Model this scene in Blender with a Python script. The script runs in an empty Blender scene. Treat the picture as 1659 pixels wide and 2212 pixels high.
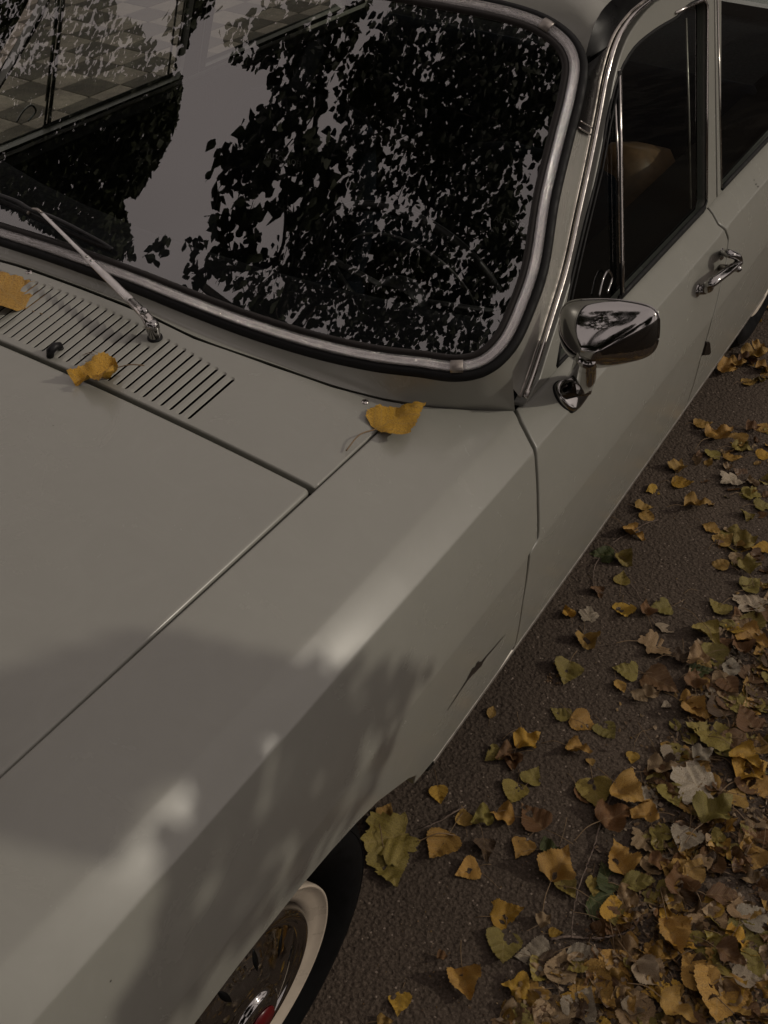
import bpy, math, random
import numpy as np
from mathutils import Vector, Matrix
from mathutils.geometry import delaunay_2d_cdt
SC = bpy.context.scene
COL = SC.collection
PI = math.pi

# ------------------------------------------------------------------ camera
CAM = np.array([1.3752448, -0.5033628, 1.9192050])
FPX = 2250.05
def _rot(r):
    th = np.linalg.norm(r); k = r / th
    K = np.array([[0, -k[2], k[1]], [k[2], 0, -k[0]], [-k[1], k[0], 0]])
    return np.eye(3) + math.sin(th) * K + (1 - math.cos(th)) * K @ K
RC = _rot(np.array([0.8426202698, 0.2247611389, 0.5332074642]))
cam_d = bpy.data.cameras.new('camera')
cam_d.sensor_fit = 'VERTICAL'; cam_d.sensor_height = 24.0
cam_d.lens = FPX / 2212.0 * 24.0
cam_d.clip_start = 0.05; cam_d.clip_end = 400.0
cam_o = bpy.data.objects.new('camera', cam_d); COL.objects.link(cam_o)
M = Matrix([[RC[i][j] for j in range(3)] + [CAM[i]] for i in range(3)] + [[0, 0, 0, 1]])
cam_o.matrix_world = M
SC.camera = cam_o

# ------------------------------------------------------------------ light
SUN_AZ = math.radians(30.0)      # direction to the sun measured from +X towards +Y
SUN_EL = math.radians(28.0)
world = bpy.data.worlds.new('World'); SC.world = world; world.use_nodes = True
wn = world.node_tree.nodes; wl = world.node_tree.links
sky = wn.new('ShaderNodeTexSky'); sky.sky_type = 'NISHITA'; sky.sun_disc = False
sky.sun_elevation = SUN_EL; sky.sun_rotation = PI / 2 - SUN_AZ
sky.dust_density = 3.0; sky.air_density = 1.0; sky.ozone_density = 1.0
hs = wn.new('ShaderNodeHueSaturation'); hs.inputs['Saturation'].default_value = 0.22
mx = wn.new('ShaderNodeMixRGB'); mx.blend_type = 'MULTIPLY'; mx.inputs[0].default_value = 1.0
mx.inputs[2].default_value = (1.0, 0.93, 0.88, 1)
bg = wn['Background']; bg.inputs['Strength'].default_value = 0.15
# thin even veil of high cloud over the whole sky
vc = wn.new('ShaderNodeTexCoord'); vn = wn.new('ShaderNodeTexNoise'); vn.inputs['Scale'].default_value = 1.6; vn.inputs['Detail'].default_value = 4
wl.new(vc.outputs['Generated'], vn.inputs['Vector'])
vr = wn.new('ShaderNodeMapRange'); vr.inputs[1].default_value = .3; vr.inputs[2].default_value = .7; vr.inputs[3].default_value = .70; vr.inputs[4].default_value = .92
veil = wn.new('ShaderNodeMixRGB'); veil.inputs[2].default_value = (14.0, 12.1, 11.5, 1)
wl.new(vn.outputs[0], vr.inputs[0]); wl.new(vr.outputs[0], veil.inputs[0])
wl.new(sky.outputs[0], hs.inputs['Color']); wl.new(hs.outputs[0], mx.inputs[1]); wl.new(mx.outputs[0], veil.inputs[1]); wl.new(veil.outputs[0], bg.inputs['Color'])
sun_d = bpy.data.lights.new('sun', 'SUN'); sun_d.energy = 2.9; sun_d.angle = math.radians(0.5)
sun_d.color = (1.0, 0.91, 0.77)
sun_o = bpy.data.objects.new('sun', sun_d); COL.objects.link(sun_o)
SUN = Vector((math.cos(SUN_EL) * math.cos(SUN_AZ), math.cos(SUN_EL) * math.sin(SUN_AZ), math.sin(SUN_EL)))
sun_o.rotation_euler = SUN.to_track_quat('Z', 'Y').to_euler()
sun_o.location = (6, 3, 8)
SC.view_settings.view_transform = 'Standard'; SC.view_settings.look = 'None'
SC.view_settings.gamma = 1.0; SC.view_settings.use_curve_mapping = False
SC.view_settings.exposure = -1.78
SC.render.engine = 'CYCLES'
SC.cycles.max_bounces = 8; SC.cycles.transparent_max_bounces = 16
SC.cycles.caustics_reflective = False; SC.cycles.caustics_refractive = False

# ------------------------------------------------------------------ measuring helpers
def ray(px, py):
    return RC @ np.array([(px - 829.5) / FPX, (1106 - py) / FPX, -1.0])
def onX(px, py, v): d = ray(px, py); return CAM + d * ((v - CAM[0]) / d[0])
def onY(px, py, v): d = ray(px, py); return CAM + d * ((v - CAM[1]) / d[1])
def onZ(px, py, v=0.0): d = ray(px, py); return CAM + d * ((v - CAM[2]) / d[2])
def onF(px, py, F, t0=.6, t1=6):
    d = ray(px, py); ts = np.linspace(t0, t1, 500); pv = None; pt = None
    for t in ts:
        v = F(CAM + d * t)
        if pv is not None and pv * v <= 0:
            a, b = pt, t
            for _ in range(30):
                m = (a + b) / 2
                if pv * F(CAM + d * m) <= 0: b = m
                else: a = m
            return CAM + d * a
        pv, pt = v, t
    raise ValueError('no hit %s %s' % (px, py))

def smooth_path(pts, step=0.01, closed=False):
    """Catmull-Rom through points, resampled at even steps."""
    P = [np.array(p, float) for p in pts]; n = len(P); out = []
    segs = n if closed else n - 1
    for i in range(segs):
        p1 = P[i]; p2 = P[(i + 1) % n]
        p0 = P[i - 1] if (closed or i > 0) else 2 * p1 - p2
        p3 = P[(i + 2) % n] if (closed or i + 2 < n) else 2 * p2 - p1
        # centripetal
        d01 = max(np.linalg.norm(p1 - p0), 1e-6) ** .5; d12 = max(np.linalg.norm(p2 - p1), 1e-6) ** .5; d23 = max(np.linalg.norm(p3 - p2), 1e-6) ** .5
        t0 = 0; t1 = d01; t2 = t1 + d12; t3 = t2 + d23
        m = max(2, int(np.linalg.norm(p2 - p1) / step))
        for k in range(m):
            t = t1 + (t2 - t1) * k / m
            A1 = (t1 - t) / (t1 - t0) * p0 + (t - t0) / (t1 - t0) * p1
            A2 = (t2 - t) / (t2 - t1) * p1 + (t - t1) / (t2 - t1) * p2
            A3 = (t3 - t) / (t3 - t2) * p2 + (t - t2) / (t3 - t2) * p3
            B1 = (t2 - t) / (t2 - t0) * A1 + (t - t0) / (t2 - t0) * A2
            B2 = (t3 - t) / (t3 - t1) * A2 + (t - t1) / (t3 - t1) * A3
            out.append((t2 - t) / (t2 - t1) * B1 + (t - t1) / (t2 - t1) * B2)
    if not closed: out.append(P[-1])
    return np.array(out)
def resample(P, n, closed=False):
    P = np.array(P, float)
    if closed: P = np.vstack([P, P[:1]])
    L = np.r_[0, np.cumsum(np.linalg.norm(np.diff(P, axis=0), axis=1))]
    t = np.linspace(0, L[-1], n + 1 if closed else n)
    o = np.stack([np.interp(t, L, P[:, k]) for k in range(P.shape[1])], 1)
    return o[:-1] if closed else o
def unit(v):
    v = np.asarray(v, float); return v / (np.linalg.norm(v, axis=-1, keepdims=True) + 1e-12)

# ------------------------------------------------------------------ object helpers
def link(name, me, mat=None, parent=None):
    o = bpy.data.objects.new(name, me); COL.objects.link(o)
    if mat is not None and me is not None and not me.materials: me.materials.append(mat)
    if parent is not None: o.parent = parent
    return o
def mesh(name, V, F, mat, parent=None, smooth=True, normals=None):
    me = bpy.data.meshes.new(name)
    me.from_pydata([tuple(map(float, v)) for v in V], [], [tuple(int(i) for i in f) for f in F])
    me.update()
    if smooth: me.polygons.foreach_set('use_smooth', [True] * len(me.polygons))
    if normals is not None: me.normals_split_custom_set_from_vertices([tuple(map(float, n)) for n in normals])
    return link(name, me, mat, parent)
def tag(o, label=None, cat=None, group=None, kind=None):
    if label: o['label'] = label
    if cat: o['category'] = cat
    if group: o['group'] = group
    if kind: o['kind'] = kind
    return o
def empty(name, loc, parent=None):
    o = bpy.data.objects.new(name, None); COL.objects.link(o); o.location = loc
    o.empty_display_size = .05
    if parent is not None: o.parent = parent
    return o
class MB:
    """collects pieces of one mesh"""
    def __init__(s): s.V = []; s.F = []
    def add(s, V, F):
        b = len(s.V); s.V += [tuple(map(float, v)) for v in V]; s.F += [tuple(int(i) + b for i in f) for f in F]; return s
    def box(s, c, d, R=None, bev=0.0):
        c = np.array(c, float); d = np.array(d, float) / 2; V = []
        if bev <= 0:
            for z in (-1, 1):
                for y in (-1, 1):
                    for x in (-1, 1): V.append(np.array([x, y, z]) * d)
            F = [(0, 2, 3, 1), (4, 5, 7, 6), (0, 1, 5, 4), (2, 6, 7, 3), (0, 4, 6, 2), (1, 3, 7, 5)]
        else:
            rings = []
            for (zz, ins) in ((-1, 1), (-1, 0), (1, 0), (1, 1)):
                r = []
                for (sx, sy) in ((1, 1), (-1, 1), (-1, -1), (1, -1)):
                    a0 = {(1, 1): 0, (-1, 1): 90, (-1, -1): 180, (1, -1): 270}[(sx, sy)]
                    for k in range(4):
                        a = math.radians(a0 + k * 30)
                        rr = bev * (0.4 if ins else 1)
                        r.append([sx * (d[0] - bev) + rr * math.cos(a), sy * (d[1] - bev) + rr * math.sin(a), zz * (d[2] - (0 if ins else bev * .7))])
                rings.append(r)
            V = [p for r in rings for p in r]; n = 16
            F = [tuple(reversed(range(n))), tuple(range(3 * n, 4 * n))]
            for k in range(3):
                for i in range(n): F.append((k * n + i, k * n + (i + 1) % n, (k + 1) * n + (i + 1) % n, (k + 1) * n + i))
        V = np.array(V)
        if R is not None: V = V @ np.array(R).T
        return s.add(V + c, F)
    def tube(s, path, rad, n=10, flat=1.0, up=(0, 0, 1), cap=True):
        P = np.array(path, float); m = len(P)
        rad = np.broadcast_to(np.asarray(rad, float), (m,))
        T = unit(np.gradient(P, axis=0)); up = np.array(up, float); V = []
        for i in range(m):
            t = T[i]; a = np.cross(up, t)
            if np.linalg.norm(a) < 1e-4: a = np.cross((1, 0, 0.01), t)
            a = unit(a); b = np.cross(t, a)
            for k in range(n):
                w = 2 * PI * k / n; V.append(P[i] + rad[i] * (a * math.cos(w) + b * flat * math.sin(w)))
        F = [(i * n + k, i * n + (k + 1) % n, (i + 1) * n + (k + 1) % n, (i + 1) * n + k) for i in range(m - 1) for k in range(n)]
        if cap: F += [tuple(reversed(range(n))), tuple(range((m - 1) * n, m * n))]
        return s.add(V, F)
    def section(s, path, normal, prof, closed=False, side=None):
        """sweep section prof [(q,h)] : q along side direction, h along normal"""
        P = np.array(path, float); m = len(P); N = unit(np.broadcast_to(np.array(normal, float), P.shape))
        if closed: T = unit(np.roll(P, -1, 0) - np.roll(P, 1, 0))
        else: T = unit(np.gradient(P, axis=0))
        S = unit(np.cross(T, N)) if side is None else unit(np.broadcast_to(np.array(side, float), P.shape))
        k = len(prof); V = [P[i] + S[i] * q + N[i] * h for i in range(m) for (q, h) in prof]
        F = []
        for i in range(m if closed else m - 1):
            j = (i + 1) % m
            for a in range(k - 1): F.append((i * k + a, i * k + a + 1, j * k + a + 1, j * k + a))
        return s.add(V, F)
    def lathe(s, prof, c, axis, n=48, a0=0, a1=2 * PI):
        """prof [(r,h)] about axis"""
        ax = unit(axis); u = unit(np.cross(ax, (0, 0, 1) if abs(ax[2]) < .9 else (0, 1, 0))); v = np.cross(ax, u); c = np.array(c, float)
        k = len(prof); V = []
        for i in range(n):
            w = a0 + (a1 - a0) * i / n
            for (r, h) in prof: V.append(c + ax * h + (u * math.cos(w) + v * math.sin(w)) * r)
        F = [(i * k + a, i * k + a + 1, ((i + 1) % n) * k + a + 1, ((i + 1) % n) * k + a) for i in range(n) for a in range(k - 1)]
        return s.add(V, F)
    def build(s, name, mat, parent=None, smooth=True, auto=None):
        o = mesh(name, s.V, s.F, mat, parent, smooth)
        if auto is not None: sharp(o, auto)
        return o
def sharp(o, deg):
    me = o.data
    import bmesh
    bm = bmesh.new(); bm.from_mesh(me)
    bmesh.ops.recalc_face_normals(bm, faces=bm.faces)
    for e in bm.edges:
        if len(e.link_faces) == 2 and e.calc_face_angle(0) > math.radians(deg): e.smooth = False
    bm.to_mesh(me); bm.free()

# ------------------------------------------------------------------ materials
def newmat(name):
    m = bpy.data.materials.new(name); m.use_nodes = True
    n = m.node_tree.nodes; l = m.node_tree.links
    return m, n, l, n['Principled BSDF']
def noise(n, l, scale, detail=4, rough=.6, coord='Object', vec=None, dist=0.0):
    t = n.new('ShaderNodeTexNoise'); t.inputs['Scale'].default_value = scale; t.inputs['Detail'].default_value = detail
    t.inputs['Roughness'].default_value = rough; t.inputs['Distortion'].default_value = dist
    if vec is None:
        c = n.new('ShaderNodeTexCoord'); l.new(c.outputs[coord], t.inputs['Vector'])
    else: l.new(vec, t.inputs['Vector'])
    return t
def ramp(n, l, src, stops):
    r = n.new('ShaderNodeValToRGB'); e = r.color_ramp.elements
    while len(e) > 1: e.remove(e[0])
    e[0].position = stops[0][0]; e[0].color = (*stops[0][1], 1) if len(stops[0][1]) == 3 else stops[0][1]
    for p, c in stops[1:]:
        x = e.new(p); x.color = (*c, 1) if len(c) == 3 else c
    l.new(src, r.inputs[0]); return r
def g(v): return (v, v, v)
def bump(n, l, src, strength, dist, b, prev=None):
    x = n.new('ShaderNodeBump'); x.inputs['Strength'].default_value = strength; x.inputs['Distance'].default_value = dist
    l.new(src, x.inputs['Height'])
    if prev is not None: l.new(prev.outputs[0], x.inputs['Normal'])
    if b is not None: l.new(x.outputs[0], b.inputs['Normal'])
    return x
def simple(name, col, rough, metal=0.0, nscale=None, amt=.15, coat=0.0, spec=None):
    m, n, l, b = newmat(name)
    b.inputs['Base Color'].default_value = (*col, 1); b.inputs['Roughness'].default_value = rough; b.inputs['Metallic'].default_value = metal
    b.inputs['Coat Weight'].default_value = coat
    if spec is not None: b.inputs['Specular IOR Level'].default_value = spec
    if nscale:
        t = noise(n, l, nscale)
        r = ramp(n, l, t.outputs[0], [(.3, tuple(c * (1 - amt) for c in col)), (.7, tuple(min(1, c * (1 + amt)) for c in col))])
        l.new(r.outputs[0], b.inputs['Base Color'])
        r2 = ramp(n, l, t.outputs[0], [(.3, g(rough * .8)), (.7, g(min(1, rough * 1.25)))]); l.new(r2.outputs[0], b.inputs['Roughness'])
    return m

def make_paint():
    m, n, l, b = newmat('old_white_car_paint')
    base = (.298, .297, .262)
    t = noise(n, l, 2.2, 5, .6); r = ramp(n, l, t.outputs[0], [(.3, (.284, .282, .248)), (.7, base)])
    td = noise(n, l, 9, 6, .7, dist=2.0); rd_ = ramp(n, l, td.outputs[0], [(.40, g(.98)), (.56, g(1.0)), (.72, g(1.03))]); mz = n.new('ShaderNodeMixRGB'); mz.blend_type = 'MULTIPLY'; mz.inputs[0].default_value = 1; l.new(r.outputs[0], mz.inputs[1]); l.new(rd_.outputs[0], mz.inputs[2]); r = mz
    # small dark specks and chips
    v = n.new('ShaderNodeTexVoronoi'); v.inputs['Scale'].default_value = 13.0; v.feature = 'F1'
    c = n.new('ShaderNodeTexCoord'); l.new(c.outputs['Object'], v.inputs['Vector'])
    sp = ramp(n, l, v.outputs['Distance'], [(0.0, g(1)), (.018, g(1)), (.03, g(0))])
    wn_ = n.new('ShaderNodeTexWhiteNoise'); l.new(v.outputs['Position'], wn_.inputs[0])
    th = n.new('ShaderNodeMath'); th.operation = 'GREATER_THAN'; th.inputs[1].default_value = .72; l.new(wn_.outputs[0], th.inputs[0])
    mu = n.new('ShaderNodeMath'); mu.operation = 'MULTIPLY'; l.new(sp.outputs[0], mu.inputs[0]); l.new(th.outputs[0], mu.inputs[1])
    mxx = n.new('ShaderNodeMixRGB'); l.new(mu.outputs[0], mxx.inputs[0]); l.new(r.outputs[0], mxx.inputs[1]); mxx.inputs[2].default_value = (.05, .04, .035, 1)
    l.new(mxx.outputs[0], b.inputs['Base Color'])
    # hazy old lacquer : broad dull patches, fine wipe marks
    t2 = noise(n, l, 7, 6, .65, dist=1.2); r2 = ramp(n, l, t2.outputs[0], [(.35, g(.225)), (.6, g(.27)), (.78, g(.33))])
    l.new(r2.outputs[0], b.inputs['Roughness'])
    b.inputs['Specular IOR Level'].default_value = .5
    t3 = noise(n, l, 3.2, 2, .5); bb = bump(n, l, t3.outputs[0], .25, .006, None)
    t4 = noise(n, l, 900, 2, .5); bump(n, l, t4.outputs[0], .035, .0006, b, bb)
    return m
PAINT = make_paint()
def make_chrome(name, rough, streak=False, col=(.50, .49, .48)):
    m, n, l, b = newmat(name)
    b.inputs['Base Color'].default_value = (*col, 1); b.inputs['Metallic'].default_value = 1; b.inputs['Roughness'].default_value = rough
    if streak:
        c = n.new('ShaderNodeTexCoord'); mp = n.new('ShaderNodeMapping'); l.new(c.outputs['UV'], mp.inputs[0]); mp.inputs['Scale'].default_value = (3, 60, 1)
        t = noise(n, l, 1.0, 6, .7, vec=mp.outputs[0])
        r = ramp(n, l, t.outputs[0], [(.35, g(.04)), (.55, g(.10)), (.75, g(.28))]); l.new(r.outputs[0], b.inputs['Roughness'])
        bump(n, l, t.outputs[0], .9, .003, b)
    else:
        t = noise(n, l, 40, 5, .7)
        r = ramp(n, l, t.outputs[0], [(.4, g(rough)), (.75, g(rough * 3 + .04))]); l.new(r.outputs[0], b.inputs['Roughness'])
        t2 = noise(n, l, 14, 2, .5); bump(n, l, t2.outputs[0], .12, .002, b)
    return m
CHROME = make_chrome('chrome', .04, col=(.37, .36, .35))
TRIM = make_chrome('weathered_bright_trim', .12, col=(.52, .49, .46))
TRIM_S = make_chrome('dulled_trim', .3, col=(.36, .33, .30))
SATIN = simple('satin_sill_trim', (.30, .28, .25), .35, .6, 60, .2)
RUBBER = simple('black_rubber', (.006, .006, .006), .6, 0, 60, .3); RUBBER.node_tree.nodes['Principled BSDF'].inputs['Specular IOR Level'].default_value = .25
BLACK = simple('black_inner_paint', (.003, .003, .003), .9, spec=.03)
GLOSSBLACK = simple('gloss_black', (.004, .004, .004), .3, 0, 30, .2, spec=.12)
PLASTIC = simple('black_plastic', (.008, .008, .009), .38, 0, 80, .2, spec=.25)
SEATM = simple('dark_seat_cloth', (.007, .010, .016), .9, 0, 200, .4, spec=.08)
TANM = simple('tan_headrest_leather', (.20, .11, .05), .5, 0, 30, .3)
DASHM = simple('dark_dash_vinyl', (.005, .006, .008), .7, 0, 100, .3, spec=.1)
def make_glass(name, tint, ior, shift=1.0):
    m = bpy.data.materials.new(name); m.use_nodes = True; n = m.node_tree.nodes; l = m.node_tree.links
    n.remove(n['Principled BSDF']); out = n['Material Output']
    # both faces of the pane reflect: Schlick curve on the absolute facing angle, same from either side
    ge = n.new('ShaderNodeNewGeometry'); dt = n.new('ShaderNodeVectorMath'); dt.operation = 'DOT_PRODUCT'; l.new(ge.outputs['Incoming'], dt.inputs[0]); l.new(ge.outputs['Normal'], dt.inputs[1])
    def mm(op, a, v, rev=False):
        x = n.new('ShaderNodeMath'); x.operation = op; l.new(a, x.inputs[1 if rev else 0])
        if v is not None: x.inputs[0 if rev else 1].default_value = v
        return x
    F0 = ((ior - 1) / (ior + 1)) ** 2 * 1.85
    ab = mm('ABSOLUTE', dt.outputs['Value'], None); om = mm('SUBTRACT', ab.outputs[0], 1.0, True); pw = mm('POWER', om.outputs[0], 5.0)
    sc2 = mm('MULTIPLY', pw.outputs[0], 1 - F0); mul = mm('ADD', sc2.outputs[0], F0); mul.use_clamp = True
    tr = n.new('ShaderNodeBsdfTransparent'); tr.inputs[0].default_value = (*tint, 1)
    gl = n.new('ShaderNodeBsdfGlossy'); gl.inputs['Roughness'].default_value = 0.0
    mi = n.new('ShaderNodeMixShader'); l.new(mul.outputs[0], mi.inputs[0]); l.new(tr.outputs[0], mi.inputs[1]); l.new(gl.outputs[0], mi.inputs[2])
    l.new(mi.outputs[0], out.inputs[0])
    return m
GLASS = make_glass('windshield_glass', (.92, .94, .92), 2.1)
GLASS_S = make_glass('side_glass', (.74, .79, .76), 1.45, .6)

# ------------------------------------------------------------------ body surfaces
def off(y): return -.006 * ((y - .9) / 1.2) ** 2 if y < .9 else -.010 * ((y - .9) / 2.0) ** 2
_ctrl = [(.640, .9275), (.663, .925), (.802, .881), (.8526, .836), (.886, .642), (.846, .268), (.800, .235)]
_bul = [0, .002, .0010, .0045, .006, .001]
_pp = []; _sg = []
for i in range(6):
    a = np.array(_ctrl[i]); b = np.array(_ctrl[i + 1]); d = b - a; L = np.linalg.norm(d); nn = np.array([-d[1], d[0]]) / L
    m = int(L / .0005)
    for k in range(m):
        t = k / m; _pp.append(a + d * t + nn * _bul[i] * 4 * t * (1 - t))
_pp = np.array(_pp)
def _gsm(P, sig):
    r = int(sig * 3); kx = np.exp(-.5 * (np.arange(-r, r + 1) / sig) ** 2); kx /= kx.sum()
    Q = np.vstack([2 * P[0] - P[r:0:-1], P, 2 * P[-1] - P[-2:-r - 2:-1]])
    return np.stack([np.convolve(Q[:, k], kx, 'valid') for k in range(2)], 1)
_fine = _gsm(_pp, 3.5); _soft = _gsm(_pp, 7)
_w = np.clip(np.minimum(abs(_pp[:, 1] - .881), abs(_pp[:, 1] - .642)) / .03, 0, 1)[:, None]
_pr = _fine * _w + _soft * (1 - _w)
_S = np.r_[0, np.cumsum(np.linalg.norm(np.diff(_pr, axis=0), axis=1))]
_T = unit(np.gradient(_pr, axis=0)); _N = np.stack([-_T[:, 1], _T[:, 0]], 1)
def sZ(z): return float(np.interp(-z, -_pr[:, 1], _S))
def xZ(z): return float(np.interp(-z, -_pr[:, 1], _pr[:, 0]))
_cs = [sZ(v) for v in (.881, .836, .642)]
def side_surf(sgn=1, d=0.0):
    def S(s, y):
        x = np.interp(s, _S, _pr[:, 0]); z = np.interp(s, _S, _pr[:, 1]); nx = np.interp(s, _S, _N[:, 0]); nz = np.interp(s, _S, _N[:, 1])
        ny = -nx * (off(y + .001) - off(y - .001)) / .002
        n = unit(np.array([nx, ny, nz])); p = np.array([x + off(y), y, z]) - n * d
        p[0] *= sgn; n[0] *= sgn
        return p, n
    return S
def Fside(p): return p[0] - off(p[1]) - xZ(p[2])
def pside(px, py):
    p = onF(px, py, Fside); return (sZ(p[2]), p[1])
def ztop(x, y):
    u = min(1, (x / .66) ** 2)
    f = -.05 * max(0, -.15 - y) ** 2
    return .955 - .03 * u + max(0, y - .474) * .14 * (1 - u) + f
def top_surf(d=0.0):
    def S(x, y):
        e = .002; z = ztop(x, y); n = unit(np.array([-(ztop(x + e, y) - ztop(x - e, y)) / (2 * e), -(ztop(x, y + e) - ztop(x, y - e)) / (2 * e), 1]))
        return np.array([x, y, z]) - n * d, n
    return S
def Ftop(p): return p[2] - ztop(p[0], p[1])
# windscreen surface
WY0, WK, WC = .69, 1.3, .17
def wy(x, z): return WY0 + (z - 1.0) * WK + WC * x * x
def Fwin(p): return p[1] - wy(p[0], p[2])
def wnrm(x): return unit(np.array([2 * WC * x, -1, WK]))
def gx(z): return .80 - .26 * (z - .884)       # side glass plane
def Fgl(p): return p[0] - gx(p[2])
GN = unit(np.array([1, 0, .26]))

def in_poly(pts, poly):
    P = np.array(poly); x = pts[:, 0]; y = pts[:, 1]; c = np.zeros(len(pts), bool); j = len(P) - 1
    for i in range(len(P)):
        xi, yi = P[i]; xj, yj = P[j]
        if abs(yj - yi) > 1e-12:
            c ^= ((yi > y) != (yj > y)) & (x < (xj - xi) * (y - yi) / (yj - yi) + xi)
        j = i
    return c
def area(P): P = np.array(P); return .5 * np.sum(P[:, 0] * np.roll(P[:, 1], -1) - np.roll(P[:, 0], -1) * P[:, 1])
def dist_poly(pts, poly):
    P = np.array(poly); Q = np.roll(P, -1, 0); best = np.full(len(pts), 9.0)
    for a, b in zip(P, Q):
        d = b - a; L = d @ d + 1e-15; t = np.clip(((pts - a) @ d) / L, 0, 1); best = np.minimum(best, np.linalg.norm(pts - a - t[:, None] * d, axis=1))
    return best
def dens(poly, step, closed=True):
    out = []; P = np.array(poly, float); n = len(P)
    for i in range(n):
        a = P[i]; b = P[(i + 1) % n]; m = max(1, int(np.linalg.norm(b - a) / step))
        for k in range(m): out.append(a + (b - a) * k / m)
    return np.array(out)
def round_corners(poly, r, n=4):
    P = np.array(poly, float); out = []; N = len(P)
    rr = r if hasattr(r, '__len__') else [r] * N
    for i in range(N):
        p = P[i]; a = P[i - 1] - p; b = P[(i + 1) % N] - p; la = np.linalg.norm(a); lb = np.linalg.norm(b); q = min(rr[i], la * .45, lb * .45)
        if q < 1e-5: out.append(p); continue
        A = p + a / la * q; B = p + b / lb * q
        for k in range(n + 1): t = k / n; out.append((1 - t) ** 2 * A + 2 * t * (1 - t) * p + t * t * B)
    return np.array(out)
def panel(name, outline, surf, mat, parent, gu, gv, holes=(), roll=.004, depth=.016, step=.012, slots=()):
    """trimmed sheet-metal panel: outline and holes in the surface's own coordinates, edges rolled inwards.
    slots: list of loops lists, each slot = [(loop, drop)...] from surface ring down."""
    O = dens(outline, step)
    if area(O) < 0: O = O[::-1]
    def offs(P, r):      # inward for ccw
        t = unit(np.roll(P, -1, 0) - np.roll(P, 1, 0)); nrm = np.stack([-t[:, 1], t[:, 0]], 1); return P + nrm * r, -nrm
    loops = []
    I, out_n = offs(O, roll); loops.append((O, I, out_n))
    for h in holes:
        H = dens(h, step)
        if area(H) > 0: H = H[::-1]
        I, on = offs(H, roll); loops.append((H, I, on))
    V2 = []; E = []
    idx = []
    for (O_, I_, on) in loops:
        b = len(V2); n = len(I_); V2 += [tuple(p) for p in I_]; E += [(b + i, b + (i + 1) % n) for i in range(n)]; idx.append(b)
    nb = len(V2)
    for sl in slots:
        P = np.array(sl[0][0]); b = len(V2); n = len(P); V2 += [tuple(p) for p in P]; E += [(b + i, b + (i + 1) % n) for i in range(n)]
    A, B = np.meshgrid(gu, gv); G_ = np.stack([A.ravel(), B.ravel()], 1)
    keep = in_poly(G_, loops[0][1]) & (dist_poly(G_, loops[0][1]) > step * .5)
    for (_, I_, _) in loops[1:]: keep &= ~in_poly(G_, I_) & (dist_poly(G_, I_) > step * .5)
    for sl in slots:
        P = np.array(sl[0][0]); keep &= ~in_poly(G_, P) & (dist_poly(G_, P) > .003)
    V2 += [tuple(p) for p in G_[keep]]
    r = delaunay_2d_cdt([Vector(p) for p in V2], E, [], 0, 1e-7, False)
    vv = np.array([tuple(v) for v in r[0]]); ff = [tuple(f) for f in r[2]]
    cen = np.array([vv[list(f)].mean(0) for f in ff])
    k = in_poly(cen, loops[0][1])
    for (_, I_, _) in loops[1:]: k &= ~in_poly(cen, I_)
    for sl in slots: k &= ~in_poly(cen, sl[0][0])
    ff = [f for f, q in zip(ff, k) if q]
    V = []; N = []
    for p in vv:
        a, nn = surf(p[0], p[1]); V.append(a); N.append(nn)
    flip = False
    f0 = ff[len(ff) // 2]; nn = np.cross(V[f0[1]] - V[f0[0]], V[f0[2]] - V[f0[0]])
    F = []
    for f in ff:
        nn = np.cross(V[f[1]] - V[f[0]], V[f[2]] - V[f[0]])
        F.append(f if nn @ N[f[0]] > 0 else f[::-1])
    def ringset(I_, rings, closed=True):
        n = len(I_); b0 = None
        for (pp, nn_) in rings:
            b = len(V)
            for a, c in zip(pp, nn_): V.append(a); N.append(c)
            if b0 is not None:
                for i in range(n):
                    j = (i + 1) % n; q = (b0 + i, b0 + j, b + j, b + i)
                    fn = np.cross(V[q[1]] - V[q[0]], V[q[3]] - V[q[0]])
                    F.append(q if fn @ (N[q[0]] + N[q[2]]) > 0 else q[::-1])
            b0 = b
    for (O_, I_, on) in loops:
        base = []; nr = []; tt = []
        for p, q in zip(I_, on):
            a, n_ = surf(p[0], p[1]); a2, _ = surf(p[0] + q[0] * .002, p[1] + q[1] * .002)
            t = a2 - a; t = unit(t - n_ * (t @ n_)); base.append(a); nr.append(n_); tt.append(t)
        base = np.array(base); nr = np.array(nr); tt = np.array(tt); rings = []
        for th in (0, 25, 50, 70, 90):
            c, s_ = math.cos(math.radians(th)), math.sin(math.radians(th))
            rings.append((base + tt * roll * s_ - nr * roll * (1 - c), nr * c + tt * s_))
        rings.append((base + tt * roll - nr * (roll + depth), tt))
        ringset(I_, rings)
    for sl in slots:
        rings = []
        c0 = np.array(sl[0][0]); ctr = c0.mean(0)
        for (lp, dr) in sl:
            pp = []; nn_ = []
            for k_, p in enumerate(lp):
                a, n_ = surf(p[0], p[1]); pp.append(a - n_ * dr); nn_.append(n_)
            rings.append([np.array(pp), np.array(nn_)])
        # normals from slope between rings
        for i in range(len(rings)):
            a = rings[max(0, i - 1)][0]; b = rings[min(len(rings) - 1, i + 1)][0]
            d = b - a; tl = unit(np.roll(rings[i][0], -1, 0) - np.roll(rings[i][0], 1, 0)); nn_ = unit(np.cross(d, tl))
            sg = np.sign(np.sum(nn_ * rings[0][1], axis=1)); sg[sg == 0] = 1
            if i == len(rings) - 1:
                cc = rings[i][0].mean(0); sg = np.sign(np.sum(nn_ * (cc - rings[i][0]), axis=1)); sg[sg == 0] = 1
            if i > 0: rings[i][1] = nn_ * sg[:, None]
        ringset(c0, rings)
    return mesh(name, V, F, mat, parent, True, N)
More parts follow.
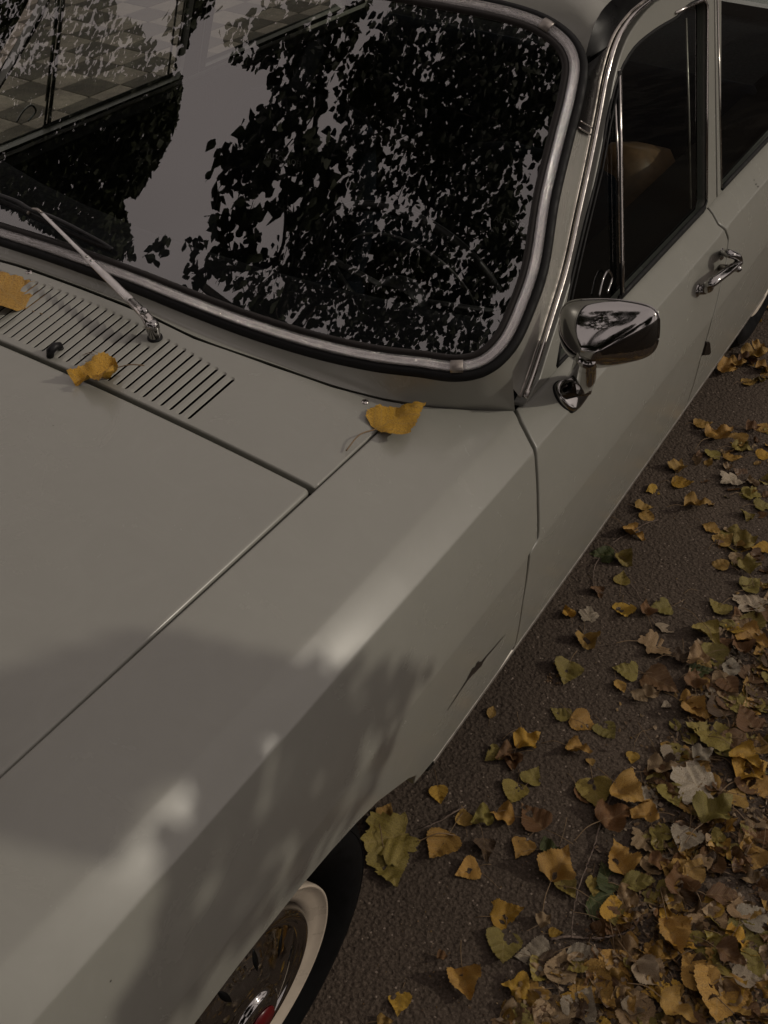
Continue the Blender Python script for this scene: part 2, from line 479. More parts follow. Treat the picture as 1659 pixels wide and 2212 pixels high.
def s_grid(a, b):
    s = [a]
    while s[-1] < b:
        d = min(abs(s[-1] + .004 - c) for c in _cs); s.append(s[-1] + (.003 if d < .02 else .022))
    return s

# ==================================================================== GROUND
def asphalt_mat():
    m, n, l, b = newmat('old_asphalt')
    c = n.new('ShaderNodeTexCoord')
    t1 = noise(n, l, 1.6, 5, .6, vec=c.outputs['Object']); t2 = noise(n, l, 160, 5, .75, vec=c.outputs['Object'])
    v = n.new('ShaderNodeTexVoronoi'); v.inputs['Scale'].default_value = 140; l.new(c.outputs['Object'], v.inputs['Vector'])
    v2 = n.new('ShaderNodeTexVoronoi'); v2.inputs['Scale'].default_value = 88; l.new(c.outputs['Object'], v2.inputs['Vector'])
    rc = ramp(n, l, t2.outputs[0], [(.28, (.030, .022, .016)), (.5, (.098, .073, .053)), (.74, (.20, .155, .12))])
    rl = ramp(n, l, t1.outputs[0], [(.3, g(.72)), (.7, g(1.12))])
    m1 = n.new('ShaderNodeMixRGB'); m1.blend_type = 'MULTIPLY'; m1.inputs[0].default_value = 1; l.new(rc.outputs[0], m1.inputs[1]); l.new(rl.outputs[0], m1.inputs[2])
    # pale mineral specks
    wnn = n.new('ShaderNodeTexWhiteNoise'); l.new(v.outputs['Position'], wnn.inputs[0])
    th = n.new('ShaderNodeMath'); th.operation = 'GREATER_THAN'; th.inputs[1].default_value = .965; l.new(wnn.outputs[0], th.inputs[0])
    di = n.new('ShaderNodeMath'); di.operation = 'LESS_THAN'; di.inputs[1].default_value = .35; l.new(v.outputs['Distance'], di.inputs[0])
    mu = n.new('ShaderNodeMath'); mu.operation = 'MULTIPLY'; l.new(th.outputs[0], mu.inputs[0]); l.new(di.outputs[0], mu.inputs[1])
    m2 = n.new('ShaderNodeMixRGB'); l.new(mu.outputs[0], m2.inputs[0]); l.new(m1.outputs[0], m2.inputs[1]); m2.inputs[2].default_value = (.30, .24, .19, 1)
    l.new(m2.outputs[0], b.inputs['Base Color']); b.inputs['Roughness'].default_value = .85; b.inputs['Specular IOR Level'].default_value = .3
    b1 = bump(n, l, v2.outputs['Distance'], .7, .006, None); b2 = bump(n, l, v.outputs['Distance'], .8, .003, None, b1); bump(n, l, t2.outputs[0], .9, .004, b, b2)
    return m
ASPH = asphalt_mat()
def grid_mesh(name, x0, x1, y0, y1, nx, ny, zf, mat, parent=None):
    X = np.linspace(x0, x1, nx); Y = np.linspace(y0, y1, ny)
    V = [(x, y, zf(x, y)) for y in Y for x in X]
    F = [(j * nx + i, j * nx + i + 1, (j + 1) * nx + i + 1, (j + 1) * nx + i) for j in range(ny - 1) for i in range(nx - 1)]
    return mesh(name, V, F, mat, parent)
tag(grid_mesh('ground', -60, 60, -60, 60, 2, 2, lambda x, y: -.006, simple('far_ground_soil', (.026, .020, .014), .95, 0, 3, .4, spec=.1)), kind='structure')  # soil colour darkened in place of tree shade
_rr = np.random.RandomState(4)
_ph = _rr.rand(60, 3) * 6.28; _kk = _rr.randn(60, 2)
_kk = _kk / np.linalg.norm(_kk, axis=1)[:, None] * np.exp(_rr.rand(60) * 3.2 + 2.2)[:, None]
def gz(x, y):
    return float(np.sum(np.sin(_kk[:, 0] * x + _kk[:, 1] * y + _ph[:, 0]) / (np.linalg.norm(_kk, axis=1)) ** .9) * .0016)
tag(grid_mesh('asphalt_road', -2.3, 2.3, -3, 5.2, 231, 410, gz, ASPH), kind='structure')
# checkered pavement beyond the far side of the car
PAVL = simple('pale_paver', (.30, .26, .21), .85, 0, 25, .25); PAVD = simple('dark_paver', (.115, .10, .08), .9, 0, 25, .3)
pav = tag(grid_mesh('pavement', -9, -2.3, -3, 10, 2, 2, lambda x, y: .006, simple('joint_sand', (.07, .06, .045), .95, 0, 40, .3)), kind='structure')
def tile_mesh(nm, mat):
    b = MB().box((0, 0, 0), (.205, .225, .03), bev=.004); me_o = b.build(nm, mat, None, False); me = me_o.data; bpy.data.objects.remove(me_o); return me
_tl = tile_mesh('paving_tile', PAVL); _td = tile_mesh('paving_tile_dark', PAVD); _rt = random.Random(3)
for i in range(13):
    for j in range(14):
        o = bpy.data.objects.new('paving_tile', _tl if (i + j) % 2 == 0 else _td); COL.objects.link(o); o.parent = pav
        o.location = (-2.98 + .21 * (2 - i) + .105, 3.545 + .23 * (j - 4) + .115, .010 + _rt.uniform(-.0015, .0015)); o.rotation_euler = (0, 0, _rt.uniform(-.008, .008))

# ==================================================================== CAR
car = empty('sedan_car', (0, 1.4, 0))
tag(car, 'old cream white sedan with chrome window trim parked on leaf strewn asphalt', 'car')
car_mat = car.matrix_world.copy()
class _P: pass
def fix(o):    # children keep world coordinates although the car's empty stands at its middle
    return o
car.location = (0, 0, 0)

DOORF = [pside(*p) for p in [(1112, 884), (1126, 912), (1143, 945), (1155, 968), (1160, 1010), (1163, 1090), (1163, 1165), (1144, 1198), (1129, 1306), (1114, 1391)]]
S0 = sZ(.925); SB = sZ(.272); SC1 = sZ(.881)
L1px = [(0, 547), (100, 590), (225, 638), (300, 668), (425, 728), (595, 788), (725, 833), (829, 860), (875, 868)]
L1 = [onF(*p, Ftop) for p in L1px]            # scuttle seam over the cowl
L1b = [pside(*p) for p in [(890, 871), (940, 877), (994, 881), (1050, 883), (1100, 884)]]
print('DOORF', [(round(a, 3), round(b, 3)) for a, b in DOORF]); print('L1', [tuple(np.round(p, 3)) for p in L1]); print('L1b', [(round(a, 3), round(b, 3)) for a, b in L1b])
GAP = .0038
XG = .6625                                     # hood / fender gap
yL1 = float(L1[-1][1])
def arch_pts():
    a = [(.30 + .19, .30), (.485, .335), (.445, .378), (.40, .412), (.33, .462), (.264, .490), (.19, .511), (.107, .526), (-.027, .535), (-.114, .532), (-.20, .520), (-.30, .487), (-.38, .44), (-.45, .37), (-.49, .29)]
    return a
def fender(sgn, nm='fender'):
    dl = [(s, y - (GAP if s < sZ(.63) else .0016)) for s, y in DOORF]
    o = [(S0, -.80), (S0, yL1 - .02)] + [(max(S0, s), y - .0025) for s, y in L1b] + [(dl[0][0], dl[0][1])] + dl[1:] + [(SB, .842)]
    o += [(SB, .575)] + [(sZ(z), y) for (y, z) in arch_pts()] + [(SB, -.50), (SB, -.80)]
    o = [o[0]] + [p for p, q in zip(o[1:], o[:-1]) if abs(p[0] - q[0]) + abs(p[1] - q[1]) > 1e-4]
    return panel(nm, o, side_surf(sgn), PAINT, car, s_grid(S0, SB), np.arange(-.8, .95, .03), roll=.004, depth=.014)
fender(1); fender(-1)
# door skin: window line c1 down to sill
yB = pside(1537, 456)[1]
DOORB = [pside(*p) for p in [(1540, 462), (1552, 484), (1574, 516), (1570, 560), (1556, 620), (1538, 690), (1512, 780), (1486, 867)]]
print('DOORB', [(round(a, 3), round(b, 3)) for a, b in DOORB])
ST = SC1 - .006
def door(sgn):
    f = [(max(s, ST + .001), y + (GAP if s < sZ(.63) else .0012)) for s, y in DOORF]; f[0] = (ST, f[0][1])
    bk = [(s, y - GAP) for s, y in DOORB]
    o = [(ST, bk[0][1])] + f + [(SB, f[-1][1])] + [(SB, bk[-1][1])] + bk[::-1]
    return panel('door', o, side_surf(sgn), PAINT, car, s_grid(ST, SB), np.arange(.8, 2.0, .03), roll=.0035, depth=.014)
doorL = door(1); doorR = door(-1)
def rear_door(sgn):
    f = [(s, y + GAP) for s, y in DOORB]; f = [(ST, f[0][1])] + f
    o = f + [(SB, f[-1][1]), (SB, 2.74), (sZ(.33), 2.78), (sZ(.38), 2.80), (sZ(.41), 2.81), (sZ(.60), 2.84), (ST, 2.86)]
    return panel('rear_door', o, side_surf(sgn), PAINT, car, s_grid(ST, SB), np.arange(1.8, 2.9, .04), roll=.0035, depth=.014)
rdoorL = rear_door(1); rdoorR = rear_door(-1)
def quarter(sgn):
    o = [(S0, 2.866), (S0, 3.9), (SB, 3.9), (SB, 3.25), (sZ(.36), 3.20), (sZ(.41), 3.05), (sZ(.42), 2.9), (sZ(.412), 2.817), (sZ(.602), 2.847), (ST, 2.866)]
    return panel('rear_fender', o, side_surf(sgn), PAINT, car, s_grid(S0, SB), np.arange(2.5, 4.0, .05), roll=.0035, depth=.014)
quarter(1); quarter(-1)
# black inner shell a little behind the skin, so the gaps read dark
def shell(sgn):
    S = side_surf(sgn, .022); ss = np.linspace(S0, sZ(.50), 16); yy = np.linspace(-.79, 3.88, 60); V = []; F = []
    for y in yy:
        for s in ss: V.append(S(s, y)[0])
    n = len(ss)
    for j in range(len(yy) - 1):
        for i in range(n - 1):
            F.append((j * n + i, j * n + i + 1, (j + 1) * n + i + 1, (j + 1) * n + i))
    return mesh('inner_panel', V, F, BLACK, car)
shell(1); shell(-1)
b = MB()
for sgn in (1, -1):      # lower backing between the arches
    S = side_surf(sgn, .022); ss = np.linspace(sZ(.50), SB - .004, 8); yy = np.linspace(.585, 2.70, 20); V = [S(s, y)[0] for y in yy for s in ss]; n = 8
    b.add(V, [(j * n + i, j * n + i + 1, (j + 1) * n + i + 1, (j + 1) * n + i) for j in range(19) for i in range(7)])
b.build('inner_sill', BLACK, car)
# hood
HR = .474
hood_o = round_corners([(-XG + GAP, -.80), (XG - .006, -.80), (XG - .006, HR - .004), (-XG + GAP, HR - .004)], [.02, .02, .012, .012], 5)
hood_o = [(x, y - .014 * (1 - (x / .66) ** 2) * 0) for x, y in hood_o]
hood = panel('hood', hood_o, top_surf(), PAINT, car, np.arange(-.66, .67, .03), np.arange(-.8, .5, .03), roll=.0075, depth=.018)
# cowl panel with the louvre slots
def L1y(x): return float(np.interp(abs(x), [abs(p[0]) for p in L1[2:]], [p[1] for p in L1[2:]])) if abs(x) > L1[2][0] else float(L1[2][1])
slots = []
def capsule(cx, y0, y1, r, n=5, ang=0.0):
    pts = []
    for k in range(n + 1): w = PI * k / n; pts.append((cx + r * math.cos(w), y1 + r * math.sin(w)))
    for k in range(n + 1): w = PI + PI * k / n; pts.append((cx + r * math.cos(w), y0 + r * math.sin(w)))
    return pts
pitch = .0191; NS = 34
PIV = onF(335, 728, Ftop)
for i in range(NS):
    cx = .402 - pitch * i
    y0 = .483 + .018 * (cx / .4) ** 2 * 0 - .0; y1 = .603 + .028 * (1 - (cx / .4) ** 2)
    y0 = .472 + .012 + .012 * (1 - (cx / .4) ** 2); y0 = .492 + .003 * (1 - abs(cx) / .4)
    if abs(cx - PIV[0]) < .022: y1 = min(y1, PIV[1] - .028)
    slots.append([(capsule(cx, y0, y1, .0064), 0.0), (capsule(cx, y0, y1, .0058), .0004), (capsule(cx + .0008, y0, y1, .0045), .0013), (capsule(cx + .0020, y0, y1, .0031), .0024), (capsule(cx + .0020, y0, y1, .0030), .0032)])
cowl_o = [(-XG + GAP, HR + .0025), (XG - GAP, HR + .0025), (XG - GAP, yL1 - .005)] + [(x, L1y(x) - .0050) for x in np.linspace(XG - .01, -XG + .01, 61)] + [(-XG + GAP, yL1 - .005)]
cowl = panel('cowl_panel', cowl_o, top_surf(), PAINT, car, np.arange(-.66, .67, .022), np.arange(.47, .78, .022), roll=.0035, depth=.014, slots=slots)
b = MB(); b.box((0, .58, .895), (1.30, .30, .02)); b.build('air_box', BLACK, car, False)
b = MB(); V = []
for y in np.linspace(-.79, .66, 30):
    for x in np.linspace(-.69, .69, 21): V.append((x, y, ztop(x, min(y, .47)) - .034))
b.add(V, [(j * 21 + i, j * 21 + i + 1, (j + 1) * 21 + i + 1, (j + 1) * 21 + i) for j in range(29) for i in range(20)])
b.build('engine_bay_lining', BLACK, car)
# front closing panel and floor (out of the picture, keeps the body closed)
b = MB(); b.box((0, -.80, .60), (1.66, .03, .56), bev=.01); b.build('front_panel', PAINT, car)
b = MB(); b.box((0, 1.55, .26), (1.50, 4.4, .03)); b.box((0, .42, .55), (1.5, .02, .6)); b.build('floor_pan', BLACK, car, False)

# windscreen frame --------------------------------------------------
WPX = [(280, 598), (400, 648), (550, 703), (700, 748), (819, 773), (904, 783), (989, 793), (1044, 780), (1089, 738), (1129, 653), (1154, 578), (1179, 425), (1209, 300), (1234, 200), (1241, 135), (1224, 95), (1174, 55), (1109, 30), (994, 5)]
half = [onF(*p, Fwin) for p in WPX[2:]]
half = [np.array([x, wy(x, z), z]) for x, z in ((0, 1.0085), (.12, 1.0070), (.25, 1.0015))] + half + [np.array([.25, wy(.25, 1.408), 1.408]), np.array([0, wy(0, 1.410), 1.410])]
full = half + [np.array([-p[0], p[1], p[2]]) for p in half[-2:0:-1]]
WC_ = resample(smooth_path(full, .01, True), 360, True)
for p in WC_: p[1] = wy(p[0], p[2])
WN = np.array([wnrm(p[0]) for p in WC_])
wt = unit(np.roll(WC_, -1, 0) - np.roll(WC_, 1, 0)); WS = unit(np.cross(wt, WN))
if (WS[5] @ np.array([0, 0, -1])) < 0: WS = -WS       # outward
ws = empty('windshield', (0, 0, 0), car)
def ringband(name, prof, mat, par):
    k = len(prof); V = [WC_[i] + WS[i] * q + WN[i] * h for i in range(360) for (q, h) in prof]
    F = [(i * k + a, i * k + a + 1, ((i + 1) % 360) * k + a + 1, ((i + 1) % 360) * k + a) for i in range(360) for a in range(k - 1)]
    o = mesh(name, V, F, mat, par)
    uv = o.data.uv_layers.new(name='UVMap')
    for poly in o.data.polygons:
        for li, vi in zip(poly.loop_indices, poly.vertices): uv.data[li].uv = (vi // k / 12.0, (vi % k) / k)
    return o
TRIM_W = make_chrome('brushed_windscreen_trim', .2, True, (.46, .445, .435))
ringband('rubber_seal', [(.0228, -.012), (.0222, -.003), (.019, .001), (.014, .003), (.009, .002), (.006, -.002)], RUBBER, ws)
ringband('chrome_trim', [(.0085, .000), (.0080, .004), (.0060, .0062), (.0052, .0050), (.000, .0062), (-.0045, .0068), (-.0062, .0050), (-.0085, .004), (-.0092, .0)], TRIM_W, ws)
ringband('inner_seal', [(-.0085, .002), (-.0115, .005), (-.016, .006), (-.020, .004), (-.0225, -.002)], simple('inner_seal_rubber', (.014, .011, .009), .45, 0, 50, .3, spec=.3), ws)
# connector clips on the trim
for px, py in ((990, 793), (1176, 57)):
    q = onF(px, py, Fwin); i = int(np.argmin(np.linalg.norm(WC_ - q, axis=1))); b = MB(); V = []; pr_ = [(.0115, 0), (.0108, .0068), (.006, .0102), (.001, .0112), (-.004, .0104), (-.0095, .0072), (-.0108, 0)]
    P_ = [WC_[i] + wt[i] * t for t in (-.0105, -.010, .010, .0105)]
    V = [P_[a] + WS[i] * qq + WN[i] * (hh if a in (1, 2) else hh * .85) for a in range(4) for (qq, hh) in pr_]
    b.add(V, [(a * 7 + c, a * 7 + c + 1, (a + 1) * 7 + c + 1, (a + 1) * 7 + c) for a in range(3) for c in range(6)]); b.build('trim_clip', TRIM_S, ws)
# glass pane : CDT over the outline
gl_o = [(p[0], p[2]) for p in (WC_ - WS * .014)[::4]]
def win_surf(x, z): return np.array([x, wy(x, z), z]) + wnrm(x) * .001, wnrm(x)
def flat_panel(name, outline, surf, mat, parent, gu, gv, step=.03):
    O = dens(outline, step)
    if area(O) < 0: O = O[::-1]
    V2 = [tuple(p) for p in O]; n = len(V2); E = [(i, (i + 1) % n) for i in range(n)]
    A, B = np.meshgrid(gu, gv); G_ = np.stack([A.ravel(), B.ravel()], 1); G_ = G_[in_poly(G_, O) & (dist_poly(G_, O) > step * .4)] if len(G_) else G_
    V2 += [tuple(p) for p in G_]
    r = delaunay_2d_cdt([Vector(p) for p in V2], E, [], 0, 1e-7, False); vv = np.array([tuple(v) for v in r[0]]); ff = [tuple(f) for f in r[2]]
    k = in_poly(np.array([vv[list(f)].mean(0) for f in ff]), O); V = []; N = []
    for p in vv: a, c = surf(p[0], p[1]); V.append(a); N.append(c)
    F = []
    for f, q in zip(ff, k):
        if q:
            nn = np.cross(V[f[1]] - V[f[0]], V[f[2]] - V[f[0]]); F.append(f if nn @ N[f[0]] > 0 else f[::-1])
    return mesh(name, V, F, mat, parent, True, N)
flat_panel('glass_pane', gl_o, win_surf, GLASS, ws, np.arange(-.8, .81, .04), np.arange(.95, 1.45, .03))

# scuttle: painted metal between the cowl seam and the windscreen rubber
RO = WC_ + WS * .0230 - WN * .007          # rubber outer edge on the body
i0 = 0
low = []                                    # lower seam, right half, dense
LS = [np.array([0, L1y(0), ztop(0, L1y(0))])] + [p for p in L1[2:]] + [side_surf()(s, y)[0] for s, y in L1b] + [side_surf()(DOORF[0][0], DOORF[0][1])[0]]
LS = smooth_path(LS, .006)
# upper curve: rubber outer from centre to a point a little up the pillar
ABOT = onF(1150, 800, lambda p: p[0] - (.812 - .26 * (p[2] - .884)))
cut = min(range(180), key=lambda i: abs(WC_[i][2] - 1.030) + (9 if i < 20 or WC_[i][0] < .5 else 0))
UPc = RO[0:cut + 1]
lowc = resample(np.vstack([LS]), 90); upc = resample(UPc, 90)
prm = np.linspace(0, 1, 90)
V = []; F = []; K = 8
for i in range(90):
    a = lowc[i]; c = upc[i]; t = i / 89
    for k in range(K):
        w = k / (K - 1); p = a * (1 - w) + c * w
        sag = -.010 * math.sin(PI * w) * (1 - .3 * t); V.append(p + np.array([0, -.2, 1]) * sag * .8)
for i in range(89):
    for k in range(K - 1): F.append((i * K + k, i * K + k + 1, (i + 1) * K + k + 1, (i + 1) * K + k))
V = np.array(V); V2 = V.copy(); V2[:, 0] *= -1
b = MB(); b.add(V, F); b.add(V2, [f[::-1] for f in F])
# downward lip at the seam
lip = lowc + np.array([0, .004, -.007]); b.add(np.vstack([lowc, lip]), [(i, i + 1, 91 + i, 90 + i) for i in range(89)]); mrr = np.vstack([lowc, lip]); mrr[:, 0] *= -1; b.add(mrr, [(i + 1, i, 90 + i, 91 + i) for i in range(89)])
scut = b.build('scuttle_panel', PAINT, car)

# A pillar, drip rail, roof -----------------------------------------
Frail = lambda p: p[0] - (.818 - .26 * (p[2] - .884))
RPX = [(1134, 858), (1150, 815), (1164, 773), (1194, 678), (1224, 578), (1250, 460), (1274, 350), (1294, 250), (1311, 160), (1334, 85), (1369, 33), (1404, 3)]
rail = [onF(*p, Frail) for p in RPX]
rail += [np.array([.690, 1.70, 1.392]), np.array([.688, 2.0, 1.394]), np.array([.686, 2.4, 1.385]), np.array([.69, 2.75, 1.34]), np.array([.73, 3.0, 1.22])]
rail = smooth_path(rail, .012)
for p in rail[-8:]: pass
QPX = [(1262, 132), (1279, 65), (1299, 25), (1321, 0)]
q0 = [onX(px, py, .668 - .004 * i) for i, (px, py) in enumerate(QPX)] + [np.array([.645, 1.7, 1.418]), np.array([.64, 2.1, 1.422]), np.array([.64, 2.5, 1.405]), np.array([.65, 2.85, 1.33])]
roofl = smooth_path(q0, .02)
def loft(name, A, B, mat, parent, n=60, k=5, bulge=0.0, out=(1, 0, .3), mirror=True):
    A = resample(A, n); B = resample(B, n); V = []
    for i in range(n):
        for j in range(k):
            w = j / (k - 1); V.append(A[i] * (1 - w) + B[i] * w + np.array(out) * bulge * math.sin(PI * w))
    F = [(i * k + j, i * k + j + 1, (i + 1) * k + j + 1, (i + 1) * k + j) for i in range(n - 1) for j in range(k - 1)]
    V = np.array(V); b = MB().add(V, F)
    if mirror:
        W_ = V.copy(); W_[:, 0] *= -1; b.add(W_, [f[::-1] for f in F])
    return b.build(name, mat, parent)
# split level of the pillar: lower part painted, upper part black
def cutat(P, px, py):
    best = None
    R_ = unit(ray(px, py)); d = [np.linalg.norm(np.cross(p - CAM, R_)) for p in P]; return int(np.argmin(d))
topi = min(range(180), key=lambda i: np.linalg.norm(np.cross(WC_[i] + WS[i] * .03 - CAM, unit(ray(1262, 132)))))
miX = min(range(cut, topi + 30), key=lambda i: np.linalg.norm(np.cross(RO[i] - CAM, unit(ray(1244, 275)))))
ra = cutat(rail[:60], 1276, 296)
lift = np.array([.0, -.002, .0])
railin = rail + np.array([-.008, -.004, .0])
for sgn in (1, -1):
    f = np.array([sgn, 1, 1.0])
    loft('pillar', RO[cut - 2:miX + 1] * f, railin[0:ra + 1] * f, PAINT, car, 40, 9, -.004, (sgn, -.5, .2), False)
    loft('pillar_cover', RO[miX:topi + 1] * f, railin[ra:cutat(rail[:80], 1330, 92) + 1] * f, GLOSSBLACK, car, 30, 5, .003, (sgn, -.4, .2), False)
    j0 = cutat(rail[:80], 1330, 92)
    loft('roof_side_strip', roofl * f, railin[j0:] * f, GLOSSBLACK, car, 80, 5, .004, (sgn, -.3, .3), False)
    ii = np.array([-.022, .012, -.010]); loft('pillar_lining', (RO[cut - 2:topi + 1] + ii) * f, (railin[0:j0 + 1] + ii) * f, BLACK, car, 40, 5, 0, (sgn, 0, 0), False)
    # two thin bright lines closing the black cover
    for off_ in (0.0, .012):
        a0 = RO[miX] + unit(RO[miX + 2] - RO[miX]) * off_; a1 = railin[ra] + unit(railin[ra + 2] - railin[ra]) * off_
        ln = np.array([a0 * (1 - t) + a1 * t + np.array([.004, -.006, .003]) for t in np.linspace(.05, .97, 8)]) * f
        MB().tube(ln, .0016, 8).build('pillar_trim', TRIM, car)
    # drip rail : chrome gutter
    MB().tube(rail[:, :] * f, .0048, 10, .8).build('drip_rail', TRIM, car)
    MB().tube((rail + np.array([-.009, -.006, .001])) * f, .0036, 8, .8).build('gutter_edge', TRIM_S, car)
# roof
cen = np.array([[0, wy(0, 1.41) + .04, 1.43], [0, 1.5, 1.462], [0, 2.0, 1.47], [0, 2.5, 1.455], [0, 2.95, 1.39]])
top_edge = RO[topi:181]                      # from the V to the centre
V = []; n1 = 60; A = resample(smooth_path(list(top_edge[::-1]), .02), 30)   # centre -> V
Bc = resample(roofl, 40)
# coons like roof: rows go from front edge back, columns centre -> roof line
cc = resample(smooth_path([A[0]] + [c for c in cen], .02), 40)
K = 30
for i in range(40):
    t = i / 39
    for j in range(K):
        w = j / (K - 1); fr = A[j] + (Bc[i] - A[-1]) * w + (cc[i] - A[0]) * (1 - w)
        arc = cc[i] * (1 - w) + Bc[i] * w; arc[2] += .022 * math.sin(PI * w) * min(1, t * 4)
        m_ = min(1, t * 3); V.append(fr * (1 - m_) + arc * m_)
F = [(i * K + j, i * K + j + 1, (i + 1) * K + j + 1, (i + 1) * K + j) for i in range(39) for j in range(K - 1)]
V = np.array(V); W_ = V.copy(); W_[:, 0] *= -1
MB().add(V, F).add(W_, [f[::-1] for f in F]).build('roof', PAINT, car)
# dark headlining under the roof
Vd = V - np.array([0, 0, .03]); Wd = W_ - np.array([0, 0, .03]); MB().add(Vd, F).add(Wd, F).build('headlining', BLACK, car)

# doors' window frames ----------------------------------------------
def gsurf(sgn, d=0.0):
    def S(y, z):
        n = GN * np.array([sgn, 1, 1]); return np.array([sgn * gx(z), y, z]) + n * d, n
    return S
def gp(px, py): p = onF(px, py, Fgl); return (p[1], p[2])
INN = [gp(*p) for p in [(1208, 720), (1224, 628), (1254, 500), (1289, 350), (1309, 240), (1329, 165), (1359, 110), (1404, 70), (1454, 40)]]
OUT = [gp(*p) for p in [(1160, 815), (1176, 763), (1206, 670), (1238, 565), (1266, 440), (1289, 330), (1309, 230), (1325, 150), (1348, 85), (1385, 30), (1410, 5)]]
print('INN', np.round(INN, 3).tolist()); print('OUT', np.round(OUT, 3).tolist())
zt = 1.372
inner = [(INN[0][0] - .035, .893)] + INN + [(1.78, 1.325), (1.886, 1.318), (1.897, 1.30), (1.855, .905), (1.84, .890)]
inner = smooth_path(inner[:10], .02)[:].tolist() + [list(p) for p in inner[10:]]
outer = [(OUT[0][0] - .07, .886)] + smooth_path(OUT, .02).tolist() + [[1.72, 1.362], [1.85, 1.363], [1.948, 1.362], [1.940, 1.29], [1.922, .886]]
RF1 = [[1.955, 1.362], [2.35, 1.352], [2.55, 1.30], [2.84, .886], [1.932, .886], [1.946, 1.29]]
RI1 = [[1.992, 1.318], [2.33, 1.308], [2.47, 1.27], [2.72, .900], [1.955, .892]]
for sgn, dr, rd in ((1, doorL, rdoorL), (-1, doorR, rdoorR)):
    S = gsurf(sgn, .006)
    panel('window_frame', outer, S, PAINT, dr, np.arange(.9, 2, .05), np.arange(.88, 1.4, .05), holes=[inner], roll=.003, depth=.020, step=.012)
    panel('window_frame', RF1, S, PAINT, rd, np.arange(1.9, 2.9, .05), np.arange(.88, 1.4, .05), holes=[RI1], roll=.003, depth=.020, step=.012)
    panel('inner_frame', outer, gsurf(sgn, -.016), BLACK, dr, np.arange(.9, 2, .05), np.arange(.88, 1.4, .05), holes=[inner], roll=.002, depth=.002, step=.015)
    panel('inner_frame', RF1, gsurf(sgn, -.016), BLACK, rd, np.arange(1.9, 2.9, .05), np.arange(.88, 1.4, .05), holes=[RI1], roll=.002, depth=.002, step=.015)
    flat_panel('window_glass', inner, gsurf(sgn, -.004), GLASS_S, dr, [], [], .05)
    flat_panel('window_glass', RI1, gsurf(sgn, -.004), GLASS_S, rd, [], [], .05)
    gpt = lambda y, z, d=.006: gsurf(sgn, d)(y, z)[0]
    def gtube(pts, r, name, par, mat=TRIM, d=.008, flat=.7):
        MB().tube([gpt(y, z, d) for y, z in pts], r, 8, flat, up=(sgn, 0, .26)).build(name, mat, par)
    inn = [tuple(p) for p in inner]
    loop_in = resample(np.array(inner), 80, True).tolist(); loop_in.append(loop_in[0])
    gtube(loop_in, .0042, 'window_trim', dr, RUBBER, .0055)
    k0 = [p for p in inn if p[1] > 1.30 and p[0] > 1.6]
    gtube([(1.70, 1.327), (1.78, 1.323), (1.868, 1.317), (1.887, 1.306), (1.889, 1.29), (1.868, 1.1), (1.848, .91)], .0032, 'window_trim', dr, TRIM, .008)
    # lower edge trims : rubber wiper and thin bright line
    gtube([(y, .8935) for y in np.linspace(1.33, 1.842, 8)], .0065, 'sill_seal', dr, RUBBER, .004)
    gtube([(y, .8945) for y in np.linspace(1.965, 2.70, 8)], .0065, 'sill_seal', rd, RUBBER, .004)
    gtube([(1.958, 1.30), (1.944 + .012, .90)], .002, 'window_trim', rd, TRIM, .008)
    # vent window: divider bar and triangular chrome frame
    dv = [gp(1334, 150), gp(1337, 350), gp(1340, 560), gp(1341, 636)]
    gtube(dv, .0062, 'vent_divider', dr, TRIM, .004, .6)
    gtube([(y - .012, z) for y, z in dv[:]], .0035, 'vent_divider', dr, RUBBER, .006, .8)
    vf = [gp(1331, 205), gp(1318, 300), gp(1302, 380)]
    gtube([(y - .018, z) for y, z in [gp(1331, 215), gp(1337, 350), gp(1340, 560)]], .0028, 'vent_frame', dr, TRIM, .006)
    gtube([gp(1329, 190), gp(1312, 270), gp(1294, 370), gp(1262, 500), gp(1232, 630), gp(1218, 700)], .003, 'vent_frame', dr, RUBBER, .006)
    # rear vertical glass channel
    gtube([gp(1494, 38), gp(1500, 250), gp(1503, 450)], .0035, 'window_channel', dr, TRIM_S, -.012)
    # vent latch : small curled clip inside the glass foot
    lt = [gp(1290, 640), gp(1300, 600), gp(1310, 585), gp(1318, 600), gp(1308, 632)]
    gtube([(p[0], p[1]) for p in smooth_path(np.array(lt), .004)], .0028, 'vent_latch', dr, CHROME, .004)
# sill moulding
b = MB(); S = side_surf(1); V = []
for sgn in (1, -1):
    S = side_surf(sgn); path = [S(sZ(.262), y)[0] for y in np.linspace(.575, 2.74, 30)]
    MB().section(path, [(sgn, 0, -.1)], [(-.009, -.002), (-.0075, .006), (0, .0085), (.0065, .006), (.008, -.002)]).build('sill_moulding', SATIN, car)
    p2 = [S(sZ(.245), y)[0] - np.array([sgn * .006, 0, .012]) for y in np.linspace(.572, 2.74, 12)]
    MB().section(p2, [(sgn, 0, 0)], [(-.022, -.02), (-.02, 0), (.016, 0), (.018, -.02)]).build('sill_underside', RUBBER, car)
MB().box(side_surf(1)(sZ(.262), .572)[0] + np.array([-.004, 0, -.002]), (.014, .02, .03), bev=.002).build('sill_end_cap', RUBBER, car)

